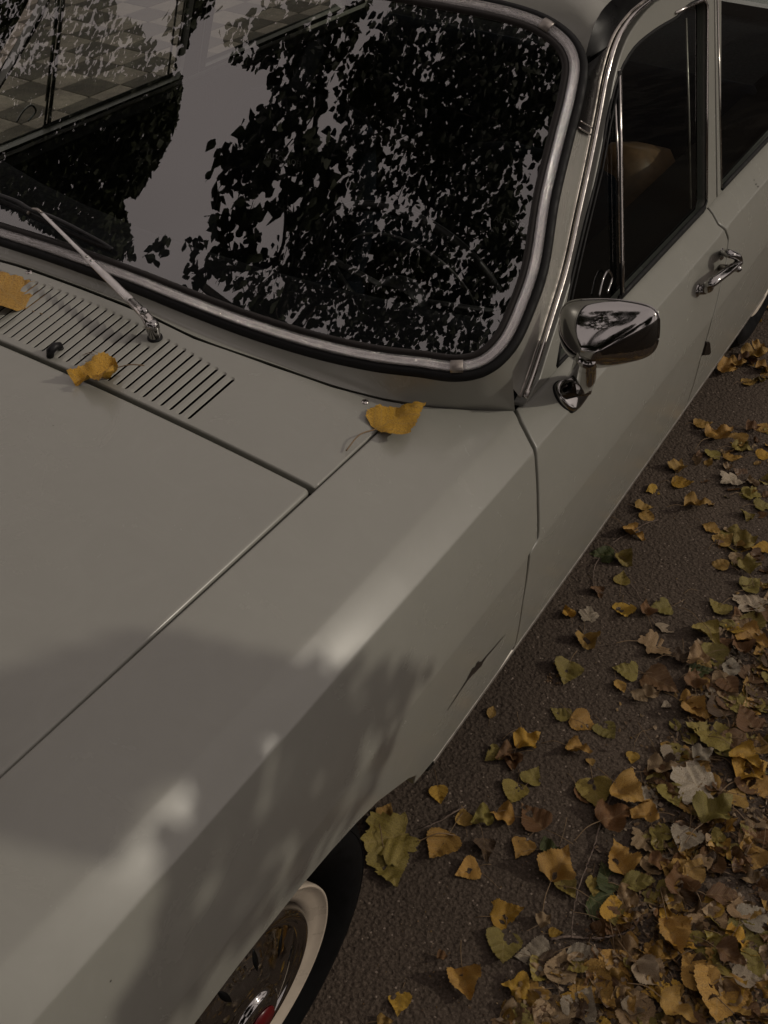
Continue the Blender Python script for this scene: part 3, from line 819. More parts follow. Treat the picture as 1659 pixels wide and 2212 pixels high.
# wheel arches inside + wheels --------------------------------------
def wheel(name, y, steer, sgn):
    w = empty(name, (sgn * (.72 if y < 1 else .675), y, .335), car); w.rotation_euler = (0, 0, steer)
    ax = (sgn, 0, 0)
    tp = [(.205, .02), (.215, .085), (.235, .118), (.265, .137), (.295, .132), (.312, .118), (.322, .104), (.327, .085), (.330, .04), (.330, -.03), (.326, -.07), (.30, -.10), (.23, -.09), (.205, -.06)]
    rt = resample(smooth_path(np.array([(a, b_, 0) for a, b_ in tp]), .006)[:, :2], 60)
    ty = MB().lathe([tuple(p) for p in rt], (0, 0, 0), ax, 96).build('tyre', make_tyre(), w)
    # raised sidewall ribs
    for rr_, hh in ((.246, .1235), (.300, .129)):
        MB().lathe([(rr_ - .0015, hh), (rr_ - .0006, hh + .0018), (rr_ + .0006, hh + .0018), (rr_ + .0015, hh - .0005)], (0, 0, 0), ax, 96).build('sidewall_rib', bpy.data.materials['tyre_rubber'], ty)
    rimp = [(.150, .055), (.158, .095), (.165, .112), (.176, .118), (.186, .121), (.194, .1245), (.199, .130), (.2015, .132), (.2035, .1305), (.204, .125), (.202, .115), (.195, .08)]
    rim = MB().lathe(rimp, (0, 0, 0), ax, 96).build('rim', simple('cream_rim_paint', (.52, .45, .36), .3, 0, 20, .1), w)
    cap = [(.164, .108), (.160, .124), (.150, .131), (.143, .128), (.138, .122), (.120, .127), (.098, .137), (.07, .147), (.05, .152), (.047, .158), (.03, .165), (.0, .167)]
    cp = resample(smooth_path(np.array([(a, b_, 0) for a, b_ in cap]), .004)[:, :2], 50)
    hc = MB().lathe([tuple(p) for p in cp], (0, 0, 0), ax, 96).build('hubcap', CHROME, w)
    MB().lathe([(.028, .1660), (.027, .1685), (.0, .1700)], (0, 0, 0), ax, 32).build('red_emblem', simple('red_enamel', (.10, .004, .006), .3), hc)
    # embossed leaf shaped recesses round the cap
    for k in range(10):
        a = 2 * PI * k / 10; pts = []
        for t in np.linspace(-1, 1, 9):
            r_ = .106 + t * .017; pts.append((sgn * (float(np.interp(-r_, -cp[:, 0], cp[:, 1])) + .0002), r_ * math.cos(a), r_ * math.sin(a)))
        MB().tube(pts, [.0005 + .005 * math.cos(t * PI / 2) for t in np.linspace(-1, 1, 9)], 8, .25, up=(sgn, 0, 0)).build('cap_slot', GLOSSBLACK, hc)
    return w
def make_tyre():
    m = bpy.data.materials.get('tyre_rubber')
    if m: return m
    m = simple('tyre_rubber', (.004, .004, .0042), .8, 0, 50, .4, spec=.12); return m
wheel('front_wheel', 0.0, -.066, 1); wheel('front_wheel', 0.0, -.066, -1); wheel('rear_wheel', 2.88, 0, 1); wheel('rear_wheel', 2.88, 0, -1)
for sgn in (1, -1):
    for y in (0, 2.86):
        b = MB(); V = []
        for k in range(25):
            a = PI * k / 24
            for x in (.58, .84): V.append((sgn * x, y + math.cos(a) * .47, .33 + math.sin(a) * .25))
        b.add(V, [(2 * k, 2 * k + 1, 2 * k + 3, 2 * k + 2) for k in range(24)])
        V = [(sgn * .58, y - .5, .2), (sgn * .58, y + .5, .2), (sgn * .58, y + .5, .62), (sgn * .58, y - .5, .62)]; b.add(V, [(0, 1, 2, 3)])
        b.build('wheel_well', BLACK, car)

# wiper --------------------------------------------------------------
wip = empty('windshield_wiper', (0, 0, 0), car)
PV = onF(335, 730, Ftop); UPZ = np.array([0, -.12, 1.0]); UPZ = unit(UPZ)
MB().lathe([(.0, .003), (.013, .003), (.0135, .0), (.013, -.004)], PV, (0, -.1, 1), 24).build('pivot_gasket', RUBBER, wip)
def offwin(px, py, h): p = onF(px, py, lambda q: q[1] - wy(q[0], q[2]) + h * 1.64 / 1.0 * .9); return p
tipA = offwin(88, 458, .030)
def fromcam(px, py, P0, P1):       # point of segment P0-P1 nearest to the sight line
    R_ = unit(ray(px, py)); best = min(np.linspace(0, 1, 200), key=lambda t: np.linalg.norm(np.cross(P0 * (1 - t) + P1 * t - CAM, R_))); return P0 * (1 - best) + P1 * best
PT = PV + UPZ * .028
a1 = fromcam(300, 700, PT, tipA) + np.array([0, 0, .006]); a2 = fromcam(268, 672, PT, tipA) + np.array([0, 0, .006])
MB().lathe([(.0, .036), (.008, .035), (.0115, .030), (.012, .022), (.0105, .008), (.011, .003)], PV, (0, -.1, 1), 28).build('pivot_cap', CHROME, wip)
MB().tube([PT + np.array([.004, -.004, -.006]), PT + (a1 - PT) * .5 + np.array([0, 0, .001]), a1, a2], [.0100, .0105, .0095, .0080], 12, .75).build('wiper_head', TRIM, wip)
cr = a1 + UPZ * .007; MB().lathe([(0, .006), (.006, .0045), (.0075, .001), (.0075, -.003)], cr, (.25, -.5, 1), 20).build('wiper_screw', CHROME, wip)
am = fromcam(178, 566, a2, tipA)
arm = smooth_path([a2, am, tipA], .01); ww = np.interp(np.linspace(0, 1, len(arm)), [0, .40, .45, .5, 1], [.0085, .0068, .0058, .0042, .0036])
MB().tube(arm, ww, 8, .28, up=(.3, -.3, 1)).build('wiper_arm', make_chrome('satin_wiper_steel', .22, col=(.60, .58, .56)), wip)
for px, py in ((183, 578), (178, 566)):
    q = fromcam(px, py, a2, tipA) + UPZ * .002; MB().lathe([(0, .0022), (.0018, .0016), (.0024, 0)], q, (.1, -.6, 1), 12).build('rivet', CHROME, wip)
hook = smooth_path([tipA, offwin(78, 452, .028), offwin(66, 454, .020), offwin(60, 462, .016)], .003)
MB().tube(hook, .0030, 8).build('arm_hook', TRIM_S, wip)
bl = smooth_path([offwin(px, py, .010) for px, py in ((-160, 372), (-60, 410), (0, 434), (60, 461), (120, 489), (180, 516), (240, 541))], .01)
MB().tube(bl, .0035, 8, 1.4).build('blade_rubber', RUBBER, wip)
br = smooth_path([offwin(px, py, h) for px, py, h in ((-120, 380, .014), (-20, 415, .020), (40, 437, .024), (64, 452, .024), (110, 468, .022), (160, 492, .017), (178, 503, .013))], .01)
MB().tube(br, .0048, 8, .7).build('blade_bridge', PLASTIC, wip)
br2 = smooth_path([offwin(px, py, h) for px, py, h in ((150, 486, .017), (180, 502, .016), (215, 521, .013), (243, 538, .010))], .008)
MB().tube(br2, .0040, 8, .7).build('blade_bridge', PLASTIC, wip)
# cowl screws, washer jet
for px, py in ((63, 588), (788, 868)):
    q = onF(px, py, Ftop); sc = MB().lathe([(0, .0018), (.0045, .0016), (.0062, .0008), (.0068, -.001)], q, (0, -.14, 1), 24).build('screw', TRIM, cowl)
    MB().box(q + np.array([0, 0, .0018]), (.007, .0013, .0006)).box(q + np.array([0, 0, .0019]), (.0013, .007, .0006)).build('screw_slot', BLACK, sc, False)
q = onF(120, 762, Ftop)
b = MB(); b.tube([q + np.array([0, -.013, -.002]), q + np.array([0, -.010, .008]), q + np.array([0, 0, .012]), q + np.array([0, .010, .009]), q + np.array([0, .014, -.002])], [.0062, .0075, .0078, .0068, .005], 12, 1, up=(1, 0, 0)); b.build('washer_jet', PLASTIC, cowl)

# side mirror -----------------------------------------------------------
mir = empty('side_mirror', (0, 0, 0), car)
OPX = [(1211, 712), (1211, 690), (1216, 668), (1226, 654), (1243, 648), (1300, 645), (1345, 648), (1390, 656), (1413, 665), (1423, 678), (1425, 700), (1422, 735), (1414, 754), (1398, 767), (1365, 778), (1325, 786), (1290, 789), (1262, 781), (1236, 764), (1219, 742)]
YM = .985
mo = resample(smooth_path([onY(px, py, YM) for px, py in OPX], .004, True), 80, True)
apx = onY(1268, 772, .905)
b = MB(); rings = []
for t, yy in ((1.0, 0), (1.002, -.004), (.985, -.010), (.94, -.018), (.84, -.029), (.70, -.042), (.54, -.054), (.38, -.064), (.26, -.071), (.17, -.076)):
    R_ = apx + (mo - apx) * t; R_[:, 1] = YM + yy; rings.append(R_)
V = np.vstack(rings); n = 80; F = [(k * n + i, k * n + (i + 1) % n, (k + 1) * n + (i + 1) % n, (k + 1) * n + i) for k in range(len(rings) - 1) for i in range(n)]
F.append(tuple(range((len(rings) - 1) * n, len(rings) * n))); b.add(V, F); b.build('mirror_shell', CHROME, mir)
c0 = mo.mean(0); ins = c0 + (mo - c0) * .94; ins[:, 1] = YM + .001
MB().add(np.vstack([mo, ins]), [(i, (i + 1) % n, n + (i + 1) % n, n + i) for i in range(n)]).build('mirror_bezel', TRIM, mir)
MB().add(ins, [tuple(range(n))]).build('mirror_glass', make_chrome('mirror_silver', .0, col=(.8, .8, .8)), mir, False)
# rim bead along the shell's front edge
MB().tube(np.vstack([mo, mo[:1]]) + np.array([0, -.003, 0]), .0022, 8, 1, cap=False).build('mirror_rim', CHROME, mir)
SS = side_surf()
def skin(px, py, h=0.0): s, y = pside(px, py); p, nn = SS(s, y); return p + nn * h
bp_ = [(1196, 838), (1206, 824), (1225, 826), (1262, 836), (1268, 848), (1258, 868), (1233, 890), (1206, 866)]
def plate(pts, h0, h1, name, mat, grow=1.0):
    P0 = resample(smooth_path([skin(*p) for p in pts], .004, True), 48, True); c = P0.mean(0); nn = SS(*pside(1235, 858))[1]
    P0 = c + (P0 - c) * grow; n = 48
    R_ = [P0 + nn * h0, P0 + nn * (h1 - .003), c + (P0 - c) * .95 + nn * (h1 - .0008), c + (P0 - c) * .86 + nn * h1, c + (P0 - c) * .3 + nn * (h1 + .004), c[None, :].repeat(n, 0) + nn * (h1 + .0045)]
    return MB().add(np.vstack(R_), [(k * n + i, k * n + (i + 1) % n, (k + 1) * n + (i + 1) % n, (k + 1) * n + i) for k in range(5) for i in range(n)]).build(name, mat, mir)
plate(bp_, -.003, .004, 'base_gasket', RUBBER, 1.06); plate(bp_, .002, .012, 'mirror_foot', CHROME)
sb = skin(1238, 838, .014); st = onY(1264, 783, .925); md = sb * .5 + st * .5 + np.array([.004, -.004, .0])
ap = smooth_path([sb - np.array([0, 0, .012]), sb, md, st, st + (st - md) * .25], .004); tt = np.linspace(0, 1, len(ap))
MB().tube(ap, np.interp(tt, [0, .2, .55, .85, 1], [.026, .026, .0235, .020, .017]), 18, .85, up=(0, 1, 0)).build('mirror_arm', CHROME, mir)

# door handle ------------------------------------------------------------
dh = empty('door_handle', (0, 0, 0), doorL)
f0 = skin(1508, 627, .001); f1 = skin(1556, 548, .001)
hp = [skin(1507, 628, -.002), skin(1512, 624, .012), onX(1534, 613, .893), onX(1560, 594, .906), onX(1582, 578, .912), onX(1595, 565, .912), onX(1592, 555, .908), onX(1575, 548, .893), skin(1558, 547, .004), skin(1556, 547, -.002)]
hp = smooth_path(hp, .004); t_ = np.linspace(0, 1, len(hp))
MB().tube(hp, np.interp(t_, [0, .1, .3, .55, .7, .85, 1], [.0115, .0145, .0115, .0105, .0118, .0125, .0105]), 14, .8, up=(0, 0, 1)).build('handle_grip', CHROME, dh)
for px, py in ((1508, 627), (1559, 549)):
    s_, y_ = pside(px, py); c_, nn = SS(s_, y_); MB().lathe([(.0, .004), (.012, .0035), (.0145, .001), (.015, -.002)], c_, nn, 24).build('handle_foot', CHROME, dh)
bt0 = skin(1556, 578, -.002); bt1 = onX(1597, 581, .925)
MB().tube([bt0, bt0 * .3 + bt1 * .7], .0085, 20).build('button_sleeve', TRIM_S, dh); MB().tube([bt0 * .3 + bt1 * .7, bt0 * .04 + bt1 * .96, bt1], [.0078, .0078, .0066], 20).build('lock_button', CHROME, dh)
# small dark trapezoid plug low on the rear of the door
pl = [skin(px, py, .0015) for px, py in ((1516, 768), (1523, 737), (1532, 738), (1534, 762), (1531, 767))]
pb = MB(); P0 = np.array([skin(px, py, 0) for px, py in ((1516, 768), (1523, 737), (1532, 738), (1534, 762), (1531, 767))]); P1 = P0 + np.array([.004, 0, 0]); c = P1.mean(0); P1 = c + (P1 - c) * .8
pb.add(np.vstack([P0, P1]), [(i, (i + 1) % 5, 5 + (i + 1) % 5, 5 + i) for i in range(5)] + [(5, 6, 7, 8, 9)]); pb.build('jacking_plug', GLOSSBLACK, doorL, False)
# rusty scratch on the lower fender
def skinstrip(px, w, name, mat, par):
    P_ = np.array(px, float); T_ = unit(np.gradient(P_, axis=0)); Nn = np.stack([-T_[:, 1], T_[:, 0]], 1); V = []
    for p, n_, ww_ in zip(P_, Nn, w):
        for k in (-1, 0, 1): V.append(skin(p[0] + n_[0] * ww_ * k, p[1] + n_[1] * ww_ * k, .0007))
    m = len(P_); return mesh(name, V, [(3 * i + j, 3 * i + j + 1, 3 * i + j + 4, 3 * i + j + 3) for i in range(m - 1) for j in range(2)], mat, par, True)
fL = [o for o in car.children if o.name.startswith('fender')][0]
SCR = simple('bare_rusty_metal', (.02, .014, .010), .6, 0, 300, .5)
skinstrip([(966, 1534), (980, 1513), (995, 1490), (1008, 1470), (1018, 1455), (1024, 1447), (1029, 1443), (1036, 1434), (1041, 1430), (1050, 1418), (1066, 1400), (1080, 1383), (1091, 1371)], [.3, .6, .8, 1.2, 3.5, 5.5, 4.2, 6.0, 2.0, 1.2, .8, .6, .2], 'paint_scratch', SCR, fL)
skinstrip([(1027, 1450), (1030, 1440), (1031, 1433), (1034, 1427)], [1.0, 3.2, 2.2, .4], 'paint_chip', SCR, fL)
for px, py, r in ((1629, 389, 1.1), (1633, 398, 1.6), (1637, 403, 1.5)):
    skinstrip([(px - r, py + r), (px, py), (px + r, py - r * .6)], [r * .5, r, r * .3], 'paint_chip', SCR, rdoorL)

# interior -----------------------------------------------------------------
def rbox(c, d, R=None, bev=.03): return MB().box(c, d, R, bev)
def rotx(a): c, s = math.cos(a), math.sin(a); return np.array([[1, 0, 0], [0, c, -s], [0, s, c]])
def seat(x, nm='front_seat'):
    st_ = empty(nm, (0, 0, 0), car)
    rbox((x, 1.50, .42), (.50, .52, .16), rotx(.08), .05).build('seat_cushion', SEATM, st_)
    # backrest as a swept rounded section
    prof = []
    for z, w, d, y in ((.42, .22, .06, 1.70), (.60, .245, .07, 1.735), (.78, .24, .065, 1.765), (.88, .225, .05, 1.785), (.925, .19, .035, 1.80), (.945, .12, .018, 1.805), (.95, .05, .006, 1.807)):
        ring_ = []
        for k in range(28):
            a = 2 * PI * k / 28; cx = abs(math.cos(a)) ** .45 * np.sign(math.cos(a)); sy = abs(math.sin(a)) ** .7 * np.sign(math.sin(a)); ring_.append((x + w * cx, y + d * sy, z))
        prof.append(ring_)
    V = [p for r_ in prof for p in r_]; n = 28
    MB().add(V, [(k * n + i, k * n + (i + 1) % n, (k + 1) * n + (i + 1) % n, (k + 1) * n + i) for k in range(6) for i in range(n)] + [tuple(range(6 * n, 7 * n))]).build('backrest', SEATM, st_)
    # woven maker's label with its lettering
    lb = MB().box((x, 1.692, .805), (.115, .003, .034), rotx(-.18)).build('woven_label', simple('label_cloth', (.006, .006, .007), .8), st_, False)
    cu = bpy.data.curves.new('label_text', 'FONT'); cu.body = 'AUTOPROFI'; cu.size = .022; cu.align_x = 'CENTER'; cu.align_y = 'CENTER'; cu.extrude = .0004
    to = bpy.data.objects.new('label_lettering', cu); COL.objects.link(to); to.location = (x, 1.689, .805); to.rotation_euler = (PI / 2 - .18, 0, 0)
    dg = bpy.context.evaluated_depsgraph_get(); me = bpy.data.meshes.new_from_object(to.evaluated_get(dg)); mw = to.matrix_basis.copy(); bpy.data.objects.remove(to)
    me.transform(mw); o = link('label_lettering', me, None, lb); me.materials.clear(); me.materials.append(simple('label_thread', (.30, .30, .28), .7))
    return st_
seat(-.30); seat(.40)
tb = MB(); tb.box((.50, 2.20, .72), (.20, .36, .26), rotx(-.3), .08); tb.build('tan_bolster', TANM, car)
MB().box((0, 2.24, .40), (1.3, .5, .16), None, .05).build('rear_cushion', SEATM, car); MB().box((0, 2.62, .62), (1.36, .10, .60), rotx(-.2), .04).build('rear_bench_back', SEATM, car)
MB().box((0, 3.0, .90), (1.3, .7, .02)).build('parcel_shelf', DASHM, car, False)
dv_ = MB(); dp = [(.66, .98), (.80, .972), (.90, .955), (.94, .93), (.945, .88), (.93, .80), (.88, .72), (.80, .66)]
V = []; 
for xx in np.linspace(-.74, .74, 9):
    for (yy, zz) in resample(smooth_path(np.array([(a, b_, 0) for a, b_ in dp]), .02)[:, :2], 20): V.append((xx * .97, yy + .075 + .10 * (xx / .74) ** 2, zz - .03))
dv_.add(V, [(j * 20 + i, j * 20 + i + 1, (j + 1) * 20 + i + 1, (j + 1) * 20 + i) for j in range(8) for i in range(19)]); dv_.build('dashboard', DASHM, car)
# steering wheel
sw = empty('steering_wheel', (0, 0, 0), car); SCc = np.array([.44, 1.13, .905]); sax = unit((0, .93, .40)); su = np.array([1., 0, 0]); sv = np.cross(sax, su)
MB().tube([SCc + .205 * (su * math.cos(a) + sv * math.sin(a)) for a in np.linspace(0, 2 * PI, 65)], .0105, 12, cap=False).build('wheel_rim', PLASTIC, sw)
MB().lathe([(0, .03), (.04, .026), (.055, .01), (.058, -.02)], SCc - sax * .04, sax, 32).build('wheel_hub', PLASTIC, sw)
for s_ in (-1, 1): MB().tube([SCc - sax * .03 + su * s_ * .04, SCc + su * s_ * .2], .009, 10, .5).build('wheel_spoke', make_chrome('dull_spoke', .35, col=(.08, .08, .08)), sw)
MB().tube([SCc + .150 * (su * math.cos(a) + sv * math.sin(a)) - sax * .015 for a in np.linspace(PI * 1.05, PI * 1.95, 24)], .0035, 8).build('horn_ring', make_chrome('dull_horn_ring', .35, col=(.09, .09, .09)), sw)
MB().tube([SCc - sax * .05, SCc - sax * .30 - np.array([0, 0, .05])], .03, 14).build('steering_column', PLASTIC, sw)
MB().box((.05, 1.34, 1.385), (.20, .02, .05), rotx(.2), .012).build('rear_view_mirror', PLASTIC, car)
for sgn in (1, -1):
    MB().box((sgn * .76, 1.40, .60), (.02, 1.02, .54)).build('door_trim_board', DASHM, car, False); MB().box((sgn * .76, 2.35, .60), (.02, .80, .54)).build('door_trim_board', DASHM, car, False)
# rear screen
rs = MB(); rs.add([(-.56, 2.98, 1.33), (.56, 2.98, 1.33), (.66, 3.32, .97), (-.66, 3.32, .97)], [(0, 1, 2, 3)]); rs.build('rear_screen', GLASS_S, car, False)
b = MB()
for sgn in (1, -1): b2 = MB().add([(sgn * .69, 2.75, 1.33), (sgn * .56, 2.96, 1.345), (sgn * .665, 3.34, .96), (sgn * .80, 3.3, .90), (sgn * .80, 2.80, .886)], [(0, 1, 2, 3, 4) if sgn > 0 else (4, 3, 2, 1, 0)]); b2.build('rear_pillar', PAINT, car, False)
MB().add([(-.66, 3.33, .955), (.66, 3.33, .955), (.66, 3.9, .93), (-.66, 3.9, .93)], [(0, 1, 2, 3)]).build('boot_lid', PAINT, car, False)
MB().box((0, 3.9, .6), (1.7, .03, .62), bev=.01).build('rear_panel', PAINT, car)

# ==================================================================== TREES (seen in the glass, chrome and paint)
BARK = simple('tree_bark', (.055, .042, .032), .9, 0, 12, .4)
def fol_mat(name, col):
    m, n, l, b = newmat(name); t = noise(n, l, 1.3, 3, .6)
    r = ramp(n, l, t.outputs[0], [(.3, tuple(c * .55 for c in col)), (.7, tuple(c * 1.35 for c in col))]); l.new(r.outputs[0], b.inputs['Base Color']); b.inputs['Roughness'].default_value = .6
    return m
FOL = fol_mat('green_foliage', (.045, .055, .018)); FOLY = fol_mat('yellowing_foliage', (.09, .075, .018))
RT = random.Random(5)
def add_leafs(V, F, pts, smin, smax):
    for p in pts:
        s = RT.uniform(smin, smax); R_ = np.array(Matrix.Rotation(RT.uniform(0, 6.28), 3, 'Z') @ Matrix.Rotation(RT.gauss(0, .8), 3, 'X') @ Matrix.Rotation(RT.gauss(0, .5), 3, 'Y'))
        q = np.array([(0, -.5, 0), (.30, -.28, .06), (.36, -.05, .08), (0, .55, 0), (-.36, -.05, .08), (-.30, -.28, .06)]) * s
        b0 = len(V); V += [tuple(p + R_ @ v) for v in q]; F += [(b0, b0 + 1, b0 + 2, b0 + 3), (b0, b0 + 3, b0 + 4, b0 + 5)]
def crown_obj(pts, smin, smax, mat, parent, name='crown'):
    V = []; F = []; add_leafs(V, F, pts, smin, smax); o = mesh(name, V, F, mat, parent, False); tag(o, kind='stuff'); return o
def refl(px, py, z=None, t=None):
    q = onF(px, py, Fwin); d = unit(ray(px, py)); n_ = wnrm(q[0]); r_ = d - 2 * (d @ n_) * n_
    return q + r_ * ((z - q[2]) / r_[2] if z is not None else t)
def inpolys(x, y, Ps): return any(inz_(x, y, P) for P in Ps)
def inz_(x, y, P): return bool(in_poly(np.array([[x, y]], float), P)[0])
def clusters(Ps, n, bb, frac, spread, rz, per):
    """sprays of leaves along short twigs, positions chosen so that the spray mirrors inside the given outlines"""
    out = []; k = 0; tw = []
    while k < n:
        px = RT.uniform(bb[0], bb[1]); py = RT.uniform(bb[2], bb[3])
        if not inpolys(px, py, Ps): continue
        k += 1
        try: c = refl(px, py, z=RT.uniform(*rz))
        except ValueError: continue
        dr = unit(np.array([RT.gauss(0, .6), RT.gauss(0, 1), -.8])); L = RT.uniform(.10, .28) * spread; tw.append((c - dr * L * .6, c + dr * L * .6))
        for j in range(per): out.append(c + dr * RT.uniform(-.6, .6) * L + np.array([RT.gauss(0, .035), RT.gauss(0, .035), RT.gauss(0, .03)]) * spread)
    return out, tw
pop = empty('poplar_tree', (-3.2, -3.0, 0)); tag(pop, 'leafy poplar whose drooping branches mirror in the windshield', 'tree')
PO = np.array([-3.2, -3.0, 0])
A_ = [[(560, 0), (800, 0), (780, 60), (740, 110), (700, 165), (705, 210), (660, 240), (620, 235), (590, 190), (560, 150), (505, 125), (480, 95), (500, 70), (560, 60)],
      [(375, 0), (452, 0), (440, 45), (410, 70), (400, 105), (375, 95), (368, 50)]]
B_ = [[(480, 330), (540, 290), (580, 235), (640, 240), (700, 290), (745, 330), (760, 420), (700, 470), (640, 470), (560, 500), (520, 600), (600, 650), (700, 720), (560, 690), (430, 600), (340, 580), (310, 545), (330, 515), (420, 520), (450, 470), (480, 420)]]
C_p = [[(740, 300), (750, 180), (800, 120), (830, 20), (900, 0), (1150, 50), (1220, 120), (1210, 250), (1180, 330), (1130, 330), (1100, 420), (1120, 520), (1080, 640), (1060, 760), (980, 780), (760, 740), (560, 660), (520, 600), (600, 520), (700, 480), (790, 460), (760, 380)]]
p1, t1 = clusters(A_, 120, (360, 810, 0, 245), 1, .8, (4.2, 5.2), 8)
p2, t2 = clusters(B_, 135, (300, 770, 230, 730), 1, .7, (3.1, 3.7), 6)
p3, t3 = clusters(C_p, 860, (500, 1230, 0, 790), 1, 1.4, (4.5, 6.5), 11)
crown_obj([p - PO for p in p1 + p2], .055, .085, FOL, pop); crown_obj([p - PO for p in p3], .045, .075, FOL, pop)
pf = []
for _ in range(5200):
    a = RT.uniform(0, 6.28); u = RT.uniform(-1, 1); q = RT.random() ** .4; w = math.sqrt(1 - u * u); pf.append(np.array([1.3 + 2.8 * q * w * math.cos(a), -3.4 + 1.6 * q * w * math.sin(a), 4.7 + 1.4 * q * u]) - PO)
for _ in range(5200):
    a = RT.uniform(0, 6.28); u = RT.uniform(-1, 1); q = RT.random() ** .4; w = math.sqrt(1 - u * u); pf.append(np.array([-1.9 + 2.2 * q * w * math.cos(a), -3.1 + 1.3 * q * w * math.sin(a), 3.7 + 1.5 * q * u]) - PO)
crown_obj(pf, .12, .24, FOL, pop)  # unseen leaf clouds added to block sky from chrome and paint
b = MB()
for a, c in t1[::2] + t2[::2] + t3[::6]: b.tube([a - PO, (a + c) / 2 - PO + np.array([0, 0, .02]), c - PO], [.005, .004, .002], 4)
o = b.build('twigs', BARK, pop); tag(o, kind='stuff')
MB().tube(smooth_path([(0, 0, 0), (.1, .1, 1.5), (.3, .4, 3.2), (.6, .9, 5.0), (.7, 1.2, 7.5)], .3), np.linspace(.24, .08, len(smooth_path([(0, 0, 0), (.1, .1, 1.5), (.3, .4, 3.2), (.6, .9, 5.0), (.7, 1.2, 7.5)], .3))), 14).build('trunk', BARK, pop)
for ends in ([refl(430, 590, z=3.6), refl(600, 560, z=3.5), refl(620, 380, z=3.4)], [refl(700, 640, z=5.2), refl(900, 500, z=5.4), refl(1000, 150, z=5.6)], [refl(690, 40, z=4.8), refl(640, 160, z=4.7)]):
    pts = smooth_path([np.array([.4, .6, 3.8])] + [np.array([1.6, 1.6, 5.2])] + [e - PO for e in ends], .1); MB().tube(pts, np.linspace(.06, .008, len(pts)), 8).build('limb', BARK, pop)
# far tree mirrored in the passenger side of the windscreen
D_ = [[(-80, -70), (120, -70), (240, -60), (250, 30), (300, 60), (345, 110), (385, 130), (392, 190), (380, 270), (345, 350), (300, 420), (262, 430), (275, 480), (290, 560), (200, 560), (0, 440), (-80, 420)]]
acc = empty('maple_tree', (-9.0, -1.0, 0)); AO = np.array([-9.0, -1.0, 0]); tag(acc, 'dense dark tree beyond the pavement mirrored in the left of the windshield', 'tree')
pts = []; k = 0
while k < 11000:
    px = RT.uniform(-80, 395); py = RT.uniform(-70, 570)
    if not inz_(px, py, D_[0]): continue
    if py < 170 and RT.random() < .72: continue
    try: pts.append(refl(px, py, t=RT.uniform(9.5, 12.5)) - AO)
    except ValueError: pass
    k += 1
crown_obj(pts, .09, .17, FOL, acc)
MB().tube([(0, 0, 0), (.1, 0, 3), (0, .2, 6), (0, 0, 9)], [.25, .2, .14, .06], 12).build('trunk', BARK, acc)
# trees around the parking place; those close in front added to darken chrome
def crown_mesh(seed, R, H, n, smin, smax, mat):
    r = random.Random(seed); V = []; F = []; lobes = [(r.uniform(-.5, .5) * R, r.uniform(-.5, .5) * R, r.uniform(-.35, .45) * H, r.uniform(.45, .7)) for _ in range(9)]; P_ = []
    for _ in range(n):
        lx, ly, lz, lr = r.choice(lobes); a = r.uniform(0, 6.28); u = r.uniform(-1, 1); q = (r.random() ** .45); w = math.sqrt(1 - u * u); P_.append(np.array([lx + R * lr * q * w * math.cos(a), ly + R * lr * q * w * math.sin(a), lz + H * .5 * lr * q * u]))
    add_leafs(V, F, P_, smin, smax); me = bpy.data.meshes.new('crown'); me.from_pydata(V, [], F); me.update(); me.materials.append(mat); return me
CM = [crown_mesh(1, 3.2, 6.0, 3800, .22, .40, FOL), crown_mesh(2, 3.0, 5.5, 3800, .22, .40, FOLY), crown_mesh(3, 2.4, 4.0, 2600, .2, .36, FOL)]
TM = MB().tube([(0, 0, 0), (.1, .05, 2), (0, .1, 4.5)], [.2, .16, .1], 10); tme = bpy.data.meshes.new('trunk'); tme.from_pydata(TM.V, [], TM.F); tme.update(); tme.materials.append(BARK)
RING = [(6.9, -.6, 0, .60), (2.6, 8.6, 0, .75), (-3.4, 9.2, 1, .8), (3.6, -5.2, 1, .62), (-.8, -5.6, 0, .66), (6.2, -4.6, 0, .6), (-13, 6, 0, 1.0), (-12, 11, 1, 1.1), (-5, 14, 0, 1.15), (2, 15, 1, 1.1), (7.5, 13, 0, 1.0), (12, -2.5, 1, 1.0), (9, -7, 0, 1.0), (2.5, -10, 1, 1.1), (-4, -11, 0, 1.0), (-11, -8, 1, 1.1), (13, 8.5, 2, .8), (-8, 3.8, 2, .75)]
for i, (x, y, k, sc_) in enumerate(RING):
    e = empty('broadleaf_tree', (x, y, 0)); e.scale = (sc_, sc_, sc_); e.rotation_euler = (0, 0, i * 1.3); tag(e, 'tree %s, %s crown' % (['right of the car across the leaves', 'straight behind the boot', 'behind the boot on the pavement side', 'added close behind the photographer', 'added close before the grille', 'near the photographer on the right', 'behind the car to the left', 'behind the car', 'far behind the boot', 'behind the rear bumper', 'behind the car to the right', 'right of the front fender', 'behind the photographer to the right', 'behind the photographer', 'in front of the grille', 'ahead of the car to the left', 'low and right of the rear door', 'low and beyond the checkered pavement'][i], 'yellowing' if k == 1 else 'green'), 'tree', 'trees round the parking place')
    c = bpy.data.objects.new('crown', CM[k]); COL.objects.link(c); c.parent = e; c.location = (0, 0, 4.6 if k < 2 else 3.2); c['kind'] = 'stuff'
    t = bpy.data.objects.new('trunk', tme); COL.objects.link(t); t.parent = e
